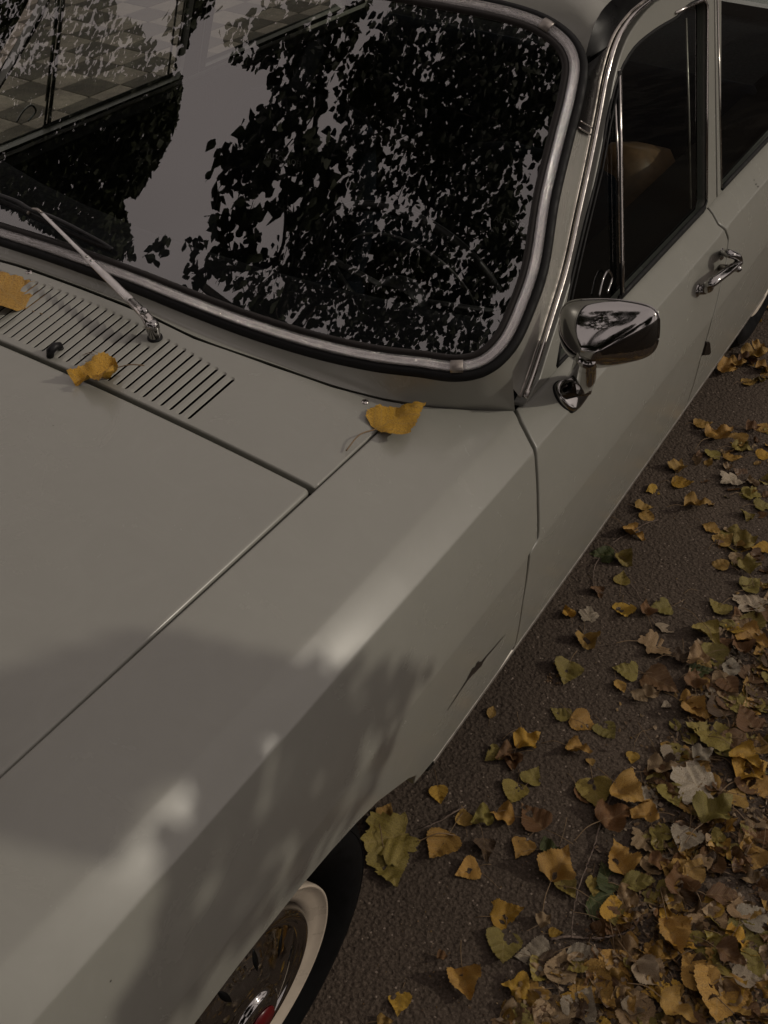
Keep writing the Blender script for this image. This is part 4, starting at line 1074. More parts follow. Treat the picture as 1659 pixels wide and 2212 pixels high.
# unseen birch added on the sun side, leaf spray shaped to shade hood and fender
bir = empty('added_shade_birch', (7.2, 1.9, 0)); BO = np.array([7.2, 1.9, 0]); tag(bir, 'slender added birch on the sunny side, leaves shaped to shade part of the fender', 'tree')
SHP = [(120, 1440), (330, 1372), (540, 1432), (700, 1452), (925, 1452), (880, 1580), (825, 1690), (700, 1850), (330, 2240), (262, 2212), (395, 1900), (200, 1830), (-100, 1760), (-150, 1560)]
HOL = [[(555, 1525), (690, 1340), (760, 1300), (640, 1480), (565, 1560)], [(-50, 2170), (330, 1700), (400, 1640), (455, 1655), (410, 1790), (200, 2050), (0, 2220)]]  # gaps left in the leaf spray for sun streaks on the fender
pts = []; k = 0; sunv = np.array(SUN)
while k < 760:
    px = RT.uniform(-150, 930); py = RT.uniform(1370, 2240)
    if not inz_(px, py, SHP) or any(inz_(px, py, h) for h in HOL): continue
    k += 1
    try:
        q = onF(px, py, Ftop)
        if q[0] > .66: q = onF(px, py, Fside)
    except ValueError: continue
    pts.append(q + sunv * RT.uniform(3.3, 4.3) - BO)
crown_obj(pts, .05, .09, FOLY, bir)
MB().tube(smooth_path([(0, 0, 0), (-.05, .1, 2.5), (.1, 0, 5.5), (.1, .1, 8)], .4), .09, 10).build('trunk', simple('birch_bark', (.45, .43, .39), .8, 0, 6, .5), bir)
pts = smooth_path([(0.05, .02, 3.6), (-1.6, -.9, 3.6), np.array([.80, -.32, .9]) + sunv * 4.2 - BO], .2); MB().tube(pts, np.linspace(.04, .008, len(pts)), 8).build('limb', BARK, bir)

# ==================================================================== LEAVES
def leaf_mat(name='dry_leaf'):
    m, n, l, b = newmat(name)
    uv = n.new('ShaderNodeUVMap'); uv.uv_map = 'UVMap'; sx = n.new('ShaderNodeSeparateXYZ'); l.new(uv.outputs[0], sx.inputs[0])
    oi = n.new('ShaderNodeObjectInfo')
    def mth(op, a, c=None, v=None):
        x = n.new('ShaderNodeMath'); x.operation = op; l.new(a, x.inputs[0])
        if c is not None: l.new(c, x.inputs[1])
        if v is not None: x.inputs[1].default_value = v
        return x.outputs[0]
    ax = mth('ABSOLUTE', sx.outputs[0])
    mid = mth('LESS_THAN', ax, v=.014)
    w = mth('SUBTRACT', sx.outputs[1], mth('MULTIPLY', ax, v=.85)); w = mth('MULTIPLY', w, v=7.5); w = mth('FRACT', w); w = mth('SUBTRACT', w, v=.5); w = mth('ABSOLUTE', w); sv_ = mth('LESS_THAN', w, v=.05)
    vein = mth('MAXIMUM', mid, sv_)
    tc = n.new('ShaderNodeTexCoord'); ad = n.new('ShaderNodeVectorMath'); ad.operation = 'ADD'; l.new(tc.outputs['Object'], ad.inputs[0])
    cmb = n.new('ShaderNodeCombineXYZ'); l.new(oi.outputs['Random'], cmb.inputs[0]); sc_ = n.new('ShaderNodeVectorMath'); sc_.operation = 'SCALE'; sc_.inputs['Scale'].default_value = 50; l.new(cmb.outputs[0], sc_.inputs[0]); l.new(sc_.outputs[0], ad.inputs[1])
    t = noise(n, l, 42, 5, .7, vec=ad.outputs[0]); t2 = noise(n, l, 220, 3, .6, vec=ad.outputs[0])
    r = ramp(n, l, t.outputs[0], [(.30, (.34, .28, .22)), (.46, (.80, .76, .70)), (.60, (1.0, 1.0, 1.0)), (.78, (1.25, 1.3, 1.1))])
    m1 = n.new('ShaderNodeMixRGB'); m1.blend_type = 'MULTIPLY'; m1.inputs[0].default_value = 1; l.new(oi.outputs['Color'], m1.inputs[1]); l.new(r.outputs[0], m1.inputs[2])
    r2 = ramp(n, l, t2.outputs[0], [(.3, g(.75)), (.7, g(1.15))]); m2 = n.new('ShaderNodeMixRGB'); m2.blend_type = 'MULTIPLY'; m2.inputs[0].default_value = 1; l.new(m1.outputs[0], m2.inputs[1]); l.new(r2.outputs[0], m2.inputs[2])
    m3 = n.new('ShaderNodeMixRGB'); m3.blend_type = 'MIX'; vf_ = mth('MULTIPLY', vein, v=.45); l.new(vf_, m3.inputs[0]); l.new(m2.outputs[0], m3.inputs[1])
    m4 = n.new('ShaderNodeMixRGB'); m4.blend_type = 'MIX'; m4.inputs[0].default_value = .5; l.new(m2.outputs[0], m4.inputs[1]); m4.inputs[2].default_value = (.36, .27, .13, 1); l.new(m4.outputs[0], m3.inputs[2])
    l.new(m3.outputs[0], b.inputs['Base Color']); b.inputs['Roughness'].default_value = .5; b.inputs['Specular IOR Level'].default_value = .4
    b1 = bump(n, l, vein, .5, .0008, None); b2 = bump(n, l, t.outputs[0], .6, .003, None, b1); bump(n, l, t2.outputs[0], .5, .0006, b, b2)
    return m
LEAFM = leaf_mat()
STEMM = simple('leaf_stalk', (.20, .13, .065), .6, 0, 100, .3)
TWIGM = simple('twig_bark', (.15, .11, .085), .85, 0, 150, .5)
def leaf_mesh(seed, kind):
    r = random.Random(seed); V = []; F = []; UV = []
    fold = r.uniform(.02, .30); curl = r.uniform(-.35, .75); ecurl = r.uniform(-.15, .45); amp = r.uniform(.015, .045); ph = [r.uniform(0, 6.28) for _ in range(8)]
    if kind == 'crumple': amp = .12; fold = r.uniform(.3, .7); curl = r.uniform(.5, 1.3); ecurl = .7
    asym = r.uniform(-.06, .06); tipb = r.uniform(-.06, .06)
    def shape(x, y):     # local flat (x,y) -> 3D, unit leaf length 1
        z = fold * abs(x) + amp * (math.sin(5 * x + ph[0]) * math.cos(4 * y + ph[1]) + .6 * math.sin(11 * y + 5 * x + ph[2]) + .5 * math.sin(13 * x + ph[3] + 4 * y)) + ecurl * x * x + .02 * math.sin(24 * (y - .85 * abs(x)) + ph[5])
        a = curl * (y - .35); yy = .35 + (math.sin(a) / curl if abs(curl) > 1e-3 else y - .35) - z * math.sin(a) * .5; zz = z * math.cos(a) + (1 - math.cos(a)) / (curl if abs(curl) > 1e-3 else 1)
        return (x, yy, zz)
    if kind == 'lobed':
        NA, NR = 64, 6; bs = []
        for k in range(NA):
            a = 2 * PI * k / NA; q = a - PI / 2
            rad = .36 + .13 * (abs(math.cos(2.5 * q)) ** 1.4) * (1 + .3 * math.cos(q)) + .022 * ((k % 4) - 1.5)
            if abs(abs(q + PI) % (2 * PI)) < .35 or abs(q - PI) < .35: rad *= .75
            bs.append(rad)
        V.append(shape(0, .42)); UV.append((0, .42))
        for j in range(1, NR + 1):
            for k in range(NA):
                a = 2 * PI * k / NA; rr = bs[k] * (j / NR); x = rr * math.cos(a) * 1.15; y = .42 + rr * math.sin(a) * 1.1; V.append(shape(x, y)); UV.append((x, y))
        for k in range(NA): F.append((0, 1 + k, 1 + (k + 1) % NA))
        for j in range(NR - 1):
            for k in range(NA): F.append((1 + j * NA + k, 1 + (j + 1) * NA + k, 1 + (j + 1) * NA + (k + 1) % NA, 1 + j * NA + (k + 1) % NA))
    else:
        if kind == 'oval': ctrl = [(0, 0), (.05, .10), (.2, .26), (.4, .34), (.6, .30), (.8, .17), (.93, .06), (1, 0)]
        else: ctrl = [(0, 0), (.015, .12), (.06, .30), (.16, .43), (.28, .455), (.42, .40), (.6, .27), (.8, .12), (.92, .045), (1, 0)]
        R_, C_ = 30, 9; cx = [c[0] for c in ctrl]; cw = [c[1] for c in ctrl]
        torn = r.random() < .3; ty = r.uniform(.3, .8)
        for i in range(R_):
            y = (i / (R_ - 1)) ** 1.25; w = float(np.interp(y, cx, cw)) * (1 + .03 * math.sin(9 * y + ph[4])); w += (.018 if i % 2 else -.012) * min(1, w * 6)
            for j in range(C_):
                c = -1 + 2 * j / (C_ - 1); ww = w * (1 + asym * np.sign(c))
                if torn and c > .9 and abs(y - ty) < .08: ww *= .7
                x = ww * c + tipb * y * y; yb = y - .03 * abs(c) * (1 if y < .1 else 0) + (abs(c) * w * .10 * (-1 if y < .25 else 0))
                V.append(shape(x, yb)); UV.append((x - tipb * y * y, yb))
        F = [(i * C_ + j, i * C_ + j + 1, (i + 1) * C_ + j + 1, (i + 1) * C_ + j) for i in range(R_ - 1) for j in range(C_ - 1)]
    V = np.array(V); V[:, 2] -= np.percentile(V[:, 2], 12)
    V[:, 1] -= .4
    me = bpy.data.meshes.new('leaf'); me.from_pydata([tuple(v) for v in V], [], F); me.update(); me.polygons.foreach_set('use_smooth', [True] * len(me.polygons))
    uvl = me.uv_layers.new(name='UVMap'); vi = [v for p in me.polygons for v in p.vertices]
    for k, v in enumerate(vi): uvl.data[k].uv = UV[v]
    me.materials.append(LEAFM); base = V[0] if kind != 'lobed' else V[np.argmin(V[:, 1])]
    # stalk
    L = r.uniform(.45, .85); bx = r.uniform(-.35, .35); bz = r.uniform(-.0, .12)
    pts = smooth_path([base + np.array([0, .06, .004]), base, base + np.array([bx * L * .3, -L * .5, bz + .02]), base + np.array([bx * L, -L, bz * .3])], .05)
    if True:
        b = MB().tube(pts, np.linspace(.011, .014, len(pts)) * .9, 6); sm = bpy.data.meshes.new('stalk'); sm.from_pydata(b.V, [], b.F); sm.update(); sm.polygons.foreach_set('use_smooth', [True] * len(sm.polygons)); sm.materials.append(STEMM)
    return me, sm
KM = {'d': [leaf_mesh(i, 'deltoid') for i in range(10)], 'o': [leaf_mesh(20 + i, 'oval') for i in range(4)], 'l': [leaf_mesh(40 + i, 'lobed') for i in range(4)], 'c': [leaf_mesh(60 + i, 'crumple') for i in range(6)]}
LC = {'gold': (.52, .31, .035), 'ochre': (.42, .25, .055), 'olive': (.27, .215, .045), 'green': (.065, .085, .022), 'brown': (.17, .085, .030), 'tan': (.34, .235, .125), 'grey': (.33, .275, .20), 'dark': (.085, .050, .024), 'pale': (.47, .40, .30)}
LN = {'gold': 'golden yellow', 'ochre': 'ochre', 'olive': 'olive yellow', 'green': 'dark green', 'brown': 'rusty brown', 'tan': 'tan', 'grey': 'grey brown', 'dark': 'dark brown', 'pale': 'pale grey'}
SN = {'d': 'flat', 'o': 'narrow', 'l': 'lobed', 'c': 'crumpled'}
RL = random.Random(11)
def leaf(pos, size, rot, col, kind, tilt=(0, 0), label=None, group=None, stalk=True, var=None, up=None):
    me, sm = RL.choice(KM[kind]) if var is None else KM[kind][var]
    o = bpy.data.objects.new('leaf', me); COL.objects.link(o); s = size; o.scale = (s, s, s)
    Rm = Matrix.Rotation(rot, 3, 'Z') @ Matrix.Rotation(tilt[0], 3, 'X') @ Matrix.Rotation(tilt[1], 3, 'Y')
    if up is not None: Rm = Vector((0, 0, 1)).rotation_difference(Vector(up)).to_matrix() @ Rm
    o.rotation_euler = Rm.to_euler(); o.location = pos
    c = LC[col]; k = RL.uniform(.82, 1.15); hh = RL.uniform(-.06, .06); o.color = (min(1, c[0] * k * (1 + hh)), min(1, c[1] * k), min(1, c[2] * k * (1 - hh)), 1)
    tag(o, label or '%s %s fallen leaf among the leaf litter on the asphalt' % (LN[col], SN[kind]), 'leaf', group)
    if stalk: st_ = bpy.data.objects.new('stalk', sm); COL.objects.link(st_); st_.parent = o
    return o
def img_rot(px, py, deg):      # world yaw so that the tip (+Y) points along an image direction (deg, ccw from right)
    a = onZ(px, py); c = onZ(px + 10 * math.cos(math.radians(deg)), py - 10 * math.sin(math.radians(deg))); d = c - a; return math.atan2(d[1], d[0]) - PI / 2
# (crop, x, y, length, kind, colour, direction, own label)
A6 = (829, 1106); A8 = (829, 1659); A4 = (829, 553)
LV = [
 (A6, 1040, 425, 105, 'd', 'gold', -80, 'golden heart shaped leaf with its tip pointing to the camera, alone on bare asphalt'),
 (A6, 1200, 415, 95, 'd', 'olive', 190, 'rounded olive leaf with a curved pale stalk right of the golden heart leaf'),
 (A6, 1135, 430, 75, 'c', 'brown', 100, 'small crumpled brown leaf touching the rounded olive one'),
 (A6, 1210, 500, 85, 'o', 'grey', -20, 'narrow grey leaf below the rounded olive leaf'),
 (A6, 1170, 580, 140, 'l', 'tan', 10, 'wrinkled tan leaf split in two halves on open asphalt'),
 (A6, 885, 450, 80, 'l', 'grey', 90, 'small grey star shaped leaf on asphalt near the sill'),
 (A6, 795, 440, 60, 'c', 'gold', 120, 'small orange crumpled leaf closest to the door sill'),
 (A6, 880, 565, 105, 'c', 'ochre', -70, 'curled ochre leaf lying alone below the grey star leaf'),
 (A6, 790, 690, 130, 'd', 'olive', -110, 'large creased olive leaf beside the torn litter strip'),
 (A6, 1050, 690, 100, 'd', 'olive', 170, 'dark olive leaf alone left of the brown leaf heap'),
 (A6, 768, 875, 90, 'd', 'olive', 150, 'folded olive leaf touching the ochre leaf below the sill'),
 (A6, 860, 905, 115, 'd', 'ochre', -25, 'ochre leaf with its tip to the lower right, joined to a folded olive one'),
 (A6, 962, 945, 105, 'd', 'olive', -60, 'olive ribbed leaf with its stalk pointing up'),
 (A6, 466, 870, 60, 'o', 'ochre', 70, 'tiny narrow ochre leaf nearest to the front door bottom'),
 (A6, 618, 1000, 115, 'c', 'gold', 30, 'curled golden leaf standing up at the sill end'),
 (A6, 530, 1060, 100, 'c', 'brown', 200, 'crumpled brown leaf under the curled golden one'),
 (A6, 480, 1050, 90, 'd', 'olive', 215, None), (A6, 560, 1080, 80, 'c', 'brown', 260, None),
 (A6, 835, 1030, 105, 'c', 'ochre', -20, 'arched ochre leaf casting a dark shadow to its left'),
 (A6, 895, 1080, 45, 'd', 'ochre', -70, None), (A6, 1075, 1060, 60, 'd', 'gold', -100, 'small golden leaf hanging on a curved stalk between twigs'),
 (A6, 1030, 290, 75, 'd', 'olive', 80, None), (A6, 950, 185, 100, 'd', 'green', 170, None), (A6, 1035, 212, 85, 'c', 'olive', -40, None), (A6, 1075, 92, 100, 'c', 'ochre', -30, None),
 (A6, 1135, 12, 70, 'd', 'ochre', 90, None), (A6, 925, 345, 65, 'c', 'brown', -60, None), (A6, 1450, 415, 95, 'd', 'olive', 140, 'triangular yellow olive leaf with a stalk reaching a pale leaf'),
 (A6, 1595, 400, 140, 'l', 'pale', 160, 'pale grey lobed leaf with serrated edge at the right'), (A6, 1455, 230, 75, 'd', 'ochre', 160, None), (A6, 1585, 320, 95, 'd', 'olive', 30, None),
 (A6, 1505, 95, 105, 'd', 'olive', 60, None), (A6, 1560, 135, 100, 'c', 'olive', 10, None), (A6, 1640, 160, 90, 'd', 'gold', 180, None), (A6, 1575, 240, 90, 'c', 'olive', 100, None),
 (A6, 1410, 70, 80, 'o', 'ochre', -30, None), (A6, 1520, 195, 80, 'o', 'tan', -90, None), (A6, 1470, 120, 90, 'd', 'ochre', 20, None),
 (A6, 1430, 620, 125, 'd', 'olive', -75, 'broad olive leaf spread open over the brown leaf heap'), (A6, 1400, 530, 120, 'c', 'olive', -50, None), (A6, 1350, 650, 100, 'c', 'tan', 200, None), (A6, 1590, 550, 130, 'c', 'ochre', -30, None),
 (A6, 1490, 760, 100, 'd', 'brown', -60, None), (A6, 1341, 750, 90, 'c', 'brown', 90, None), (A6, 1340, 875, 120, 'c', 'ochre', -40, None), (A6, 1583, 812, 120, 'd', 'olive', 100, 'oval olive leaf with saw toothed edge at the right border'), (A6, 1570, 905, 125, 'd', 'brown', 120, 'smooth rusty leaf with a pale midrib near the right border'),
 (A6, 1410, 970, 180, 'd', 'olive', 165, 'largest olive leaf with ribbed veins beside crossing stalks'), (A6, 1510, 985, 125, 'o', 'brown', 200, None), (A6, 1255, 1065, 120, 'd', 'grey', -90, 'grey leaf with finely toothed edge below the largest olive leaf'), (A6, 1370, 1070, 90, 'c', 'grey', 30, None), (A6, 1560, 1075, 125, 'c', 'gold', -40, None),
 (A6, 1190, 735, 150, 'd', 'brown', -30, 'long brown folded leaf trailing from a thin twig'), (A6, 1590, 700, 120, 'd', 'brown', 60, None), (A6, 1370, 690, 90, 'd', 'green', 10, None), (A6, 1290, 640, 90, 'c', 'dark', 0, None), (A6, 1440, 850, 120, 'd', 'dark', 120, None), (A6, 1020, 750, 75, 'o', 'ochre', -60, None), (A6, 1095, 805, 75, 'o', 'tan', -30, None), (A6, 1150, 795, 70, 'c', 'tan', 0, None), (A6, 1220, 835, 40, 'd', 'pale', 200, None),
 (A6, 1500, 690, 100, 'o', 'grey', 80, None), (A6, 1560, 1010, 90, 'd', 'brown', 0, None), (A6, 1600, 470, 110, 'd', 'olive', 70, None), (A6, 1640, 600, 90, 'd', 'ochre', 200, None), (A6, 1540, 600, 100, 'c', 'brown', 130, None),
 (A8, 563, 105, 120, 'd', 'olive', 250, 'green tinged olive leaf, left of a matching pair'), (A8, 640, 40, 95, 'd', 'olive', 60, None), (A8, 238, 112, 85, 'd', 'gold', -80, 'small golden leaf right beside the fender edge behind the wheel'), (A8, 248, 335, 160, 'd', 'ochre', -125, 'large clean ochre leaf with a visible midrib behind the front wheel'),
 (A8, 365, 440, 105, 'd', 'ochre', 200, 'round ochre leaf with dark blotches below the large clean one'), (A8, 435, 350, 95, 'c', 'dark', -80, None), (A8, 345, 215, 85, 'd', 'ochre', 100, 'small ochre leaf at the end of a straight stick'), (A8, 425, 225, 95, 'c', 'olive', 200, None), (A8, 515, 212, 100, 'c', 'ochre', 180, None), (A8, 650, 220, 145, 'd', 'brown', 130, 'rusty leaf with a blackened right edge'),
 (A8, 600, 342, 110, 'd', 'ochre', -120, None), (A8, 710, 360, 80, 'c', 'green', 0, None), (A8, 755, 440, 160, 'c', 'ochre', 60, 'big blotched ochre leaf crossed by a bright midrib'), (A8, 790, 520, 100, 'd', 'olive', -60, None),
 (A8, 525, 630, 135, 'd', 'gold', 10, 'bright golden leaf pointing right, alone on bare asphalt'), (A8, 515, 770, 155, 'd', 'olive', -100, 'olive leaf with its tip to the camera under the bright golden one'), (A8, 250, 820, 45, 'c', 'brown', 0, None), (A8, 350, 935, 140, 'c', 'ochre', -80, 'cupped ochre leaf throwing a long black shadow'), (A8, 70, 1010, 100, 'd', 'gold', -100, 'golden leaf with a white hooked stalk at the bottom edge'),
 (A8, 690, 670, 70, 'c', 'tan', 40, None), (A8, 740, 715, 55, 'd', 'gold', 0, None), (A8, 655, 805, 140, 'd', 'grey', 180, 'smooth grey leaf left of the horizontal stick'), (A8, 725, 830, 110, 'o', 'dark', 0, None), (A8, 885, 812, 85, 'd', 'pale', -90, 'small pale leaf just under the horizontal stick'), (A8, 1008, 865, 160, 'd', 'ochre', -80, 'clean deep ochre leaf under the horizontal stick'), (A8, 912, 940, 190, 'd', 'ochre', -50, 'large ribbed ochre leaf at the bottom'),
 (A8, 1070, 1035, 170, 'd', 'tan', 120, None), (A8, 735, 1050, 160, 'd', 'tan', 120, None), (A8, 855, 1035, 150, 'd', 'grey', 60, None), (A8, 790, 1015, 80, 'd', 'gold', -60, None), (A8, 972, 482, 130, 'd', 'green', 120, 'green leaf, upper of the two greenest leaves'), (A8, 962, 600, 165, 'd', 'green', -30, 'darkest green leaf crossed by a thin stalk'), (A8, 905, 500, 95, 'o', 'olive', -90, None), (A8, 1025, 400, 140, 'c', 'ochre', 120, None), (A8, 1085, 505, 130, 'o', 'olive', 0, None),
 (A8, 1140, 310, 140, 'l', 'tan', -70, 'tan torn leaf with lobes left of the heap'), (A8, 1050, 130, 150, 'c', 'ochre', -30, None), (A8, 915, 105, 160, 'd', 'olive', -80, 'olive leaf with bright midrib beside the long dark twig'), (A8, 850, 110, 90, 'o', 'brown', -60, None), (A8, 1240, 125, 120, 'd', 'olive', -70, None), (A8, 1350, 80, 190, 'l', 'pale', 160, 'large pale grey toothed leaf, the palest on the ground'), (A8, 1140, 120, 105, 'o', 'grey', -60, None), (A8, 1195, 20, 110, 'c', 'tan', 0, None),
 (A8, 1125, 215, 110, 'c', 'ochre', 180, None), (A8, 990, 220, 150, 'c', 'brown', 20, None), (A8, 1425, 212, 160, 'c', 'olive', 40, None), (A8, 1300, 320, 140, 'd', 'grey', -110, None), (A8, 1310, 340, 110, 'd', 'ochre', -60, None), (A8, 1280, 500, 135, 'c', 'brown', 100, None), (A8, 1262, 625, 135, 'd', 'gold', -20, 'brightest yellow leaf lying on the brown litter'), (A8, 1405, 690, 170, 'd', 'tan', -70, 'long tan leaf with soft ribs right of the brightest yellow leaf'), (A8, 1240, 735, 150, 'c', 'ochre', -70, None),
 (A8, 1530, 620, 95, 'd', 'tan', 90, None), (A8, 1600, 650, 130, 'd', 'grey', 30, None), (A8, 1575, 745, 180, 'd', 'olive', 0, 'broad dark olive leaf at the right border near the bottom'), (A8, 1345, 890, 160, 'd', 'ochre', 120, None), (A8, 1440, 990, 230, 'd', 'ochre', -100, 'largest golden ochre leaf with veins in the bottom right corner'), (A8, 1250, 1055, 140, 'c', 'ochre', -30, None), (A8, 1485, 825, 110, 'c', 'brown', -30, None), (A8, 1560, 915, 105, 'd', 'grey', 0, None),
 (A8, 1580, 30, 140, 'c', 'gold', 30, None), (A8, 1620, 280, 130, 'd', 'brown', 60, None), (A8, 1370, 420, 100, 'o', 'tan', 20, None), (A8, 1530, 130, 100, 'd', 'ochre', 60, None), (A8, 1630, 90, 110, 'd', 'ochre', -60, None), (A8, 1180, 420, 80, 'c', 'brown', 0, None), (A8, 1450, 560, 120, 'o', 'brown', 0, None), (A8, 1060, 650, 80, 'c', 'tan', 0, None), (A8, 1130, 900, 120, 'c', 'grey', -40, None), (A8, 610, 1090, 90, 'd', 'olive', 180, None), (A8, 0, 1100, 60, 'c', 'ochre', 0, None),
 (A8, 35, 300, 230, 'l', 'olive', 200, 'large lobed olive leaf lying right behind the front tyre'), (A8, 20, 420, 190, 'd', 'olive', -70, 'broad olive leaf under the lobed one behind the tyre'), (A8, 10, 190, 80, 'd', 'ochre', 60, None),
 (A4, 1375, 727, 75, 'd', 'ochre', 0, None), (A4, 1450, 780, 115, 'c', 'ochre', 20, None), (A4, 1530, 795, 100, 'd', 'ochre', -60, None), (A4, 1545, 835, 80, 'c', 'olive', 0, None), (A4, 1425, 862, 75, 'd', 'olive', -60, None), (A4, 1505, 872, 75, 'd', 'ochre', 0, None), (A4, 1508, 972, 100, 'l', 'pale', 200, 'pale tan lobed leaf beside the door on dark asphalt'), (A4, 1285, 982, 85, 'd', 'gold', -10, None), (A4, 1166, 1010, 70, 'd', 'gold', 200, None), (A4, 1275, 920, 80, 'c', 'ochre', 60, None), (A4, 1590, 1030, 85, 'd', 'olive', 0, None), (A4, 1120, 1088, 75, 'd', 'ochre', 0, None), (A4, 1345, 1085, 95, 'c', 'ochre', 0, None),
 (A4, 1480, 497, 95, 'c', 'ochre', 0, None), (A4, 1620, 395, 65, 'c', 'ochre', 30, None), (A4, 1600, 440, 100, 'c', 'ochre', 10, None), (A4, 1578, 546, 65, 'd', 'ochre', 0, 'small curled ochre leaf casting a dark shadow near the rear wheel'), (A4, 1640, 490, 70, 'c', 'ochre', 0, None), (A4, 1570, 460, 80, 'c', 'brown', 0, None), (A4, 1520, 480, 70, 'c', 'ochre', 0, None), (A4, 1640, 740, 70, 'd', 'ochre', 60, None), (A4, 1590, 750, 60, 'c', 'brown', 0, None), (A4, 1645, 860, 70, 'd', 'gold', 0, None), (A4, 1640, 1080, 80, 'd', 'olive', 0, None),
]
KD = {'d': 1.0, 'o': 1.0, 'l': .95, 'c': 1.05}
for (A, cx, cy, ln, kd, co, dr_, lb) in LV:
    px = A[0] + .4997 * cx; py = A[1] + .4997 * cy
    p = onZ(px, py, .004); dist = np.linalg.norm(p - CAM); size = ln * .4997 * 1.06 * dist / FPX * KD[kd]
    up = RL.uniform(.001, .004) + (RL.uniform(.0, .010) if kd == 'c' else 0)
    dens_ = 0.012 if (px > 1350 and py > 1400) else 0
    leaf((p[0], p[1], gz(p[0], p[1]) + up + RL.uniform(0, 1) * dens_), size, img_rot(px, py, dr_), co, kd, (RL.uniform(-.2, .2), RL.uniform(-.2, .2)), lb, 'fallen leaves on the asphalt beside the car')
# litter heap: remaining separate leaves, denser to the right and bottom
ZONE = [(1700, 1290), (1590, 1330), (1500, 1420), (1455, 1560), (1400, 1700), (1400, 1880), (1330, 1930), (1250, 2060), (1130, 2110), (1060, 2240), (1760, 2300)]
def inz(x, y, Zp): return bool(in_poly(np.array([[x, y]], float), Zp)[0])
cnt = 0; cols = ['tan'] * 4 + ['brown'] * 3 + ['ochre'] * 7 + ['grey'] * 2 + ['olive'] * 5 + ['dark'] * 2 + ['gold'] * 3
while cnt < 150:
    px = RL.uniform(1040, 1720); py = RL.uniform(1290, 2290)
    if not inz(px, py, ZONE): continue
    p = onZ(px, py, 0); leaf((p[0], p[1], gz(p[0], p[1]) + RL.uniform(.001, .007)), RL.uniform(.038, .070), RL.uniform(0, 6.28), RL.choice(cols), RL.choice('ddddddoc'), (RL.uniform(-.3, .3), RL.uniform(-.3, .3)), None, 'fallen leaves on the asphalt beside the car', stalk=RL.random() < .5); cnt += 1
# the rest of the heap, past the separate ones: same leaf shapes joined
LEAFM2 = LEAFM.copy(); LEAFM2.name = 'dry_leaf_heap'; n_ = LEAFM2.node_tree.nodes; l_ = LEAFM2.node_tree.links
oi_ = [x for x in n_ if x.type == 'OBJECT_INFO'][0]; at_ = n_.new('ShaderNodeAttribute'); at_.attribute_name = 'tint'
for lk in [x for x in l_ if x.from_node == oi_ and x.from_socket.name == 'Color']: ts = lk.to_socket; l_.remove(lk); l_.new(at_.outputs['Color'], ts)
HV = []; HF = []; HU = []; HC = []
def heap_add(N, zone, bb, zmax, smin, smax, cols_):
    k = 0
    while k < N:
        px = RL.uniform(bb[0], bb[1]); py = RL.uniform(bb[2], bb[3])
        if not inz(px, py, zone): continue
        k += 1; p = onZ(px, py, 0); me = RL.choice(KM[RL.choice('ddccol')])[0]; s_ = RL.uniform(smin, smax)
        Rm = np.array(Matrix.Rotation(RL.uniform(0, 6.28), 3, 'Z') @ Matrix.Rotation(RL.gauss(0, .35), 3, 'X') @ Matrix.Rotation(RL.gauss(0, .35), 3, 'Y'))
        co = np.empty(len(me.vertices) * 3); me.vertices.foreach_get('co', co); co = co.reshape(-1, 3) * s_ @ Rm.T + np.array([p[0], p[1], gz(p[0], p[1]) + RL.uniform(-.002, zmax)])
        uv = np.empty(len(me.loops) * 2); me.uv_layers[0].data.foreach_get('uv', uv); HU.append(uv); b0 = len(HV); HV.extend(map(tuple, co)); HF.extend(tuple(v + b0 for v in q.vertices) for q in me.polygons)
        c = LC[RL.choice(cols_)]; m_ = RL.uniform(.6, 1.1); HC.extend([c[0] * m_, c[1] * m_, c[2] * m_, 1] * len(co))
heap_add(330, ZONE, (1040, 1740, 1290, 2290), .004, .028, .062, ['tan', 'brown', 'dark', 'brown', 'ochre', 'ochre', 'olive', 'dark', 'tan'])
heap_add(60, [(1480, 950), (1700, 900), (1740, 1400), (1600, 1340), (1560, 1180)], (1480, 1740, 900, 1400), .003, .022, .05, ['brown', 'ochre', 'olive', 'tan'])
heap_add(40, [(1560, 740), (1700, 600), (1720, 900), (1640, 830)], (1540, 1720, 600, 900), .003, .03, .05, ['ochre', 'ochre', 'olive', 'gold'])
for _ in range(420):       # the heap goes on to the right, beyond the picture
    x = 1.12 + RL.random() ** 1.3 * 1.25; y = RL.uniform(-1.2, 2.4); u_, v_ = (RC.T @ (np.array([x, y, 0]) - CAM))[[0, 1]] / -(RC.T @ (np.array([x, y, 0]) - CAM))[2]
    if abs(u_ * FPX) < 860 and abs(v_ * FPX) < 1140: continue
    me = RL.choice(KM[RL.choice('ddccol')])[0]; Rm = np.array(Matrix.Rotation(RL.uniform(0, 6.28), 3, 'Z') @ Matrix.Rotation(RL.gauss(0, .3), 3, 'X'))
    co = np.empty(len(me.vertices) * 3); me.vertices.foreach_get('co', co); co = co.reshape(-1, 3) * RL.uniform(.03, .065) @ Rm.T + np.array([x, y, gz(x, y) + RL.uniform(0, .012)])
    uv = np.empty(len(me.loops) * 2); me.uv_layers[0].data.foreach_get('uv', uv); HU.append(uv); b0 = len(HV); HV.extend(map(tuple, co)); HF.extend(tuple(v + b0 for v in q.vertices) for q in me.polygons)
    c = LC[RL.choice(cols)]; m_ = RL.uniform(.6, 1.1); HC.extend([c[0] * m_, c[1] * m_, c[2] * m_, 1] * len(co))
ho = mesh('leaf_heap', HV, HF, LEAFM2, None, True); uvl = ho.data.uv_layers.new(name='UVMap'); uvl.data.foreach_set('uv', np.concatenate(HU)); ca = ho.data.color_attributes.new('tint', 'FLOAT_COLOR', 'POINT'); ca.data.foreach_set('color', HC)
tag(ho, 'lower leaves of the dry leaf heap on the right, under the separate ones', 'leaf heap', None, 'stuff')
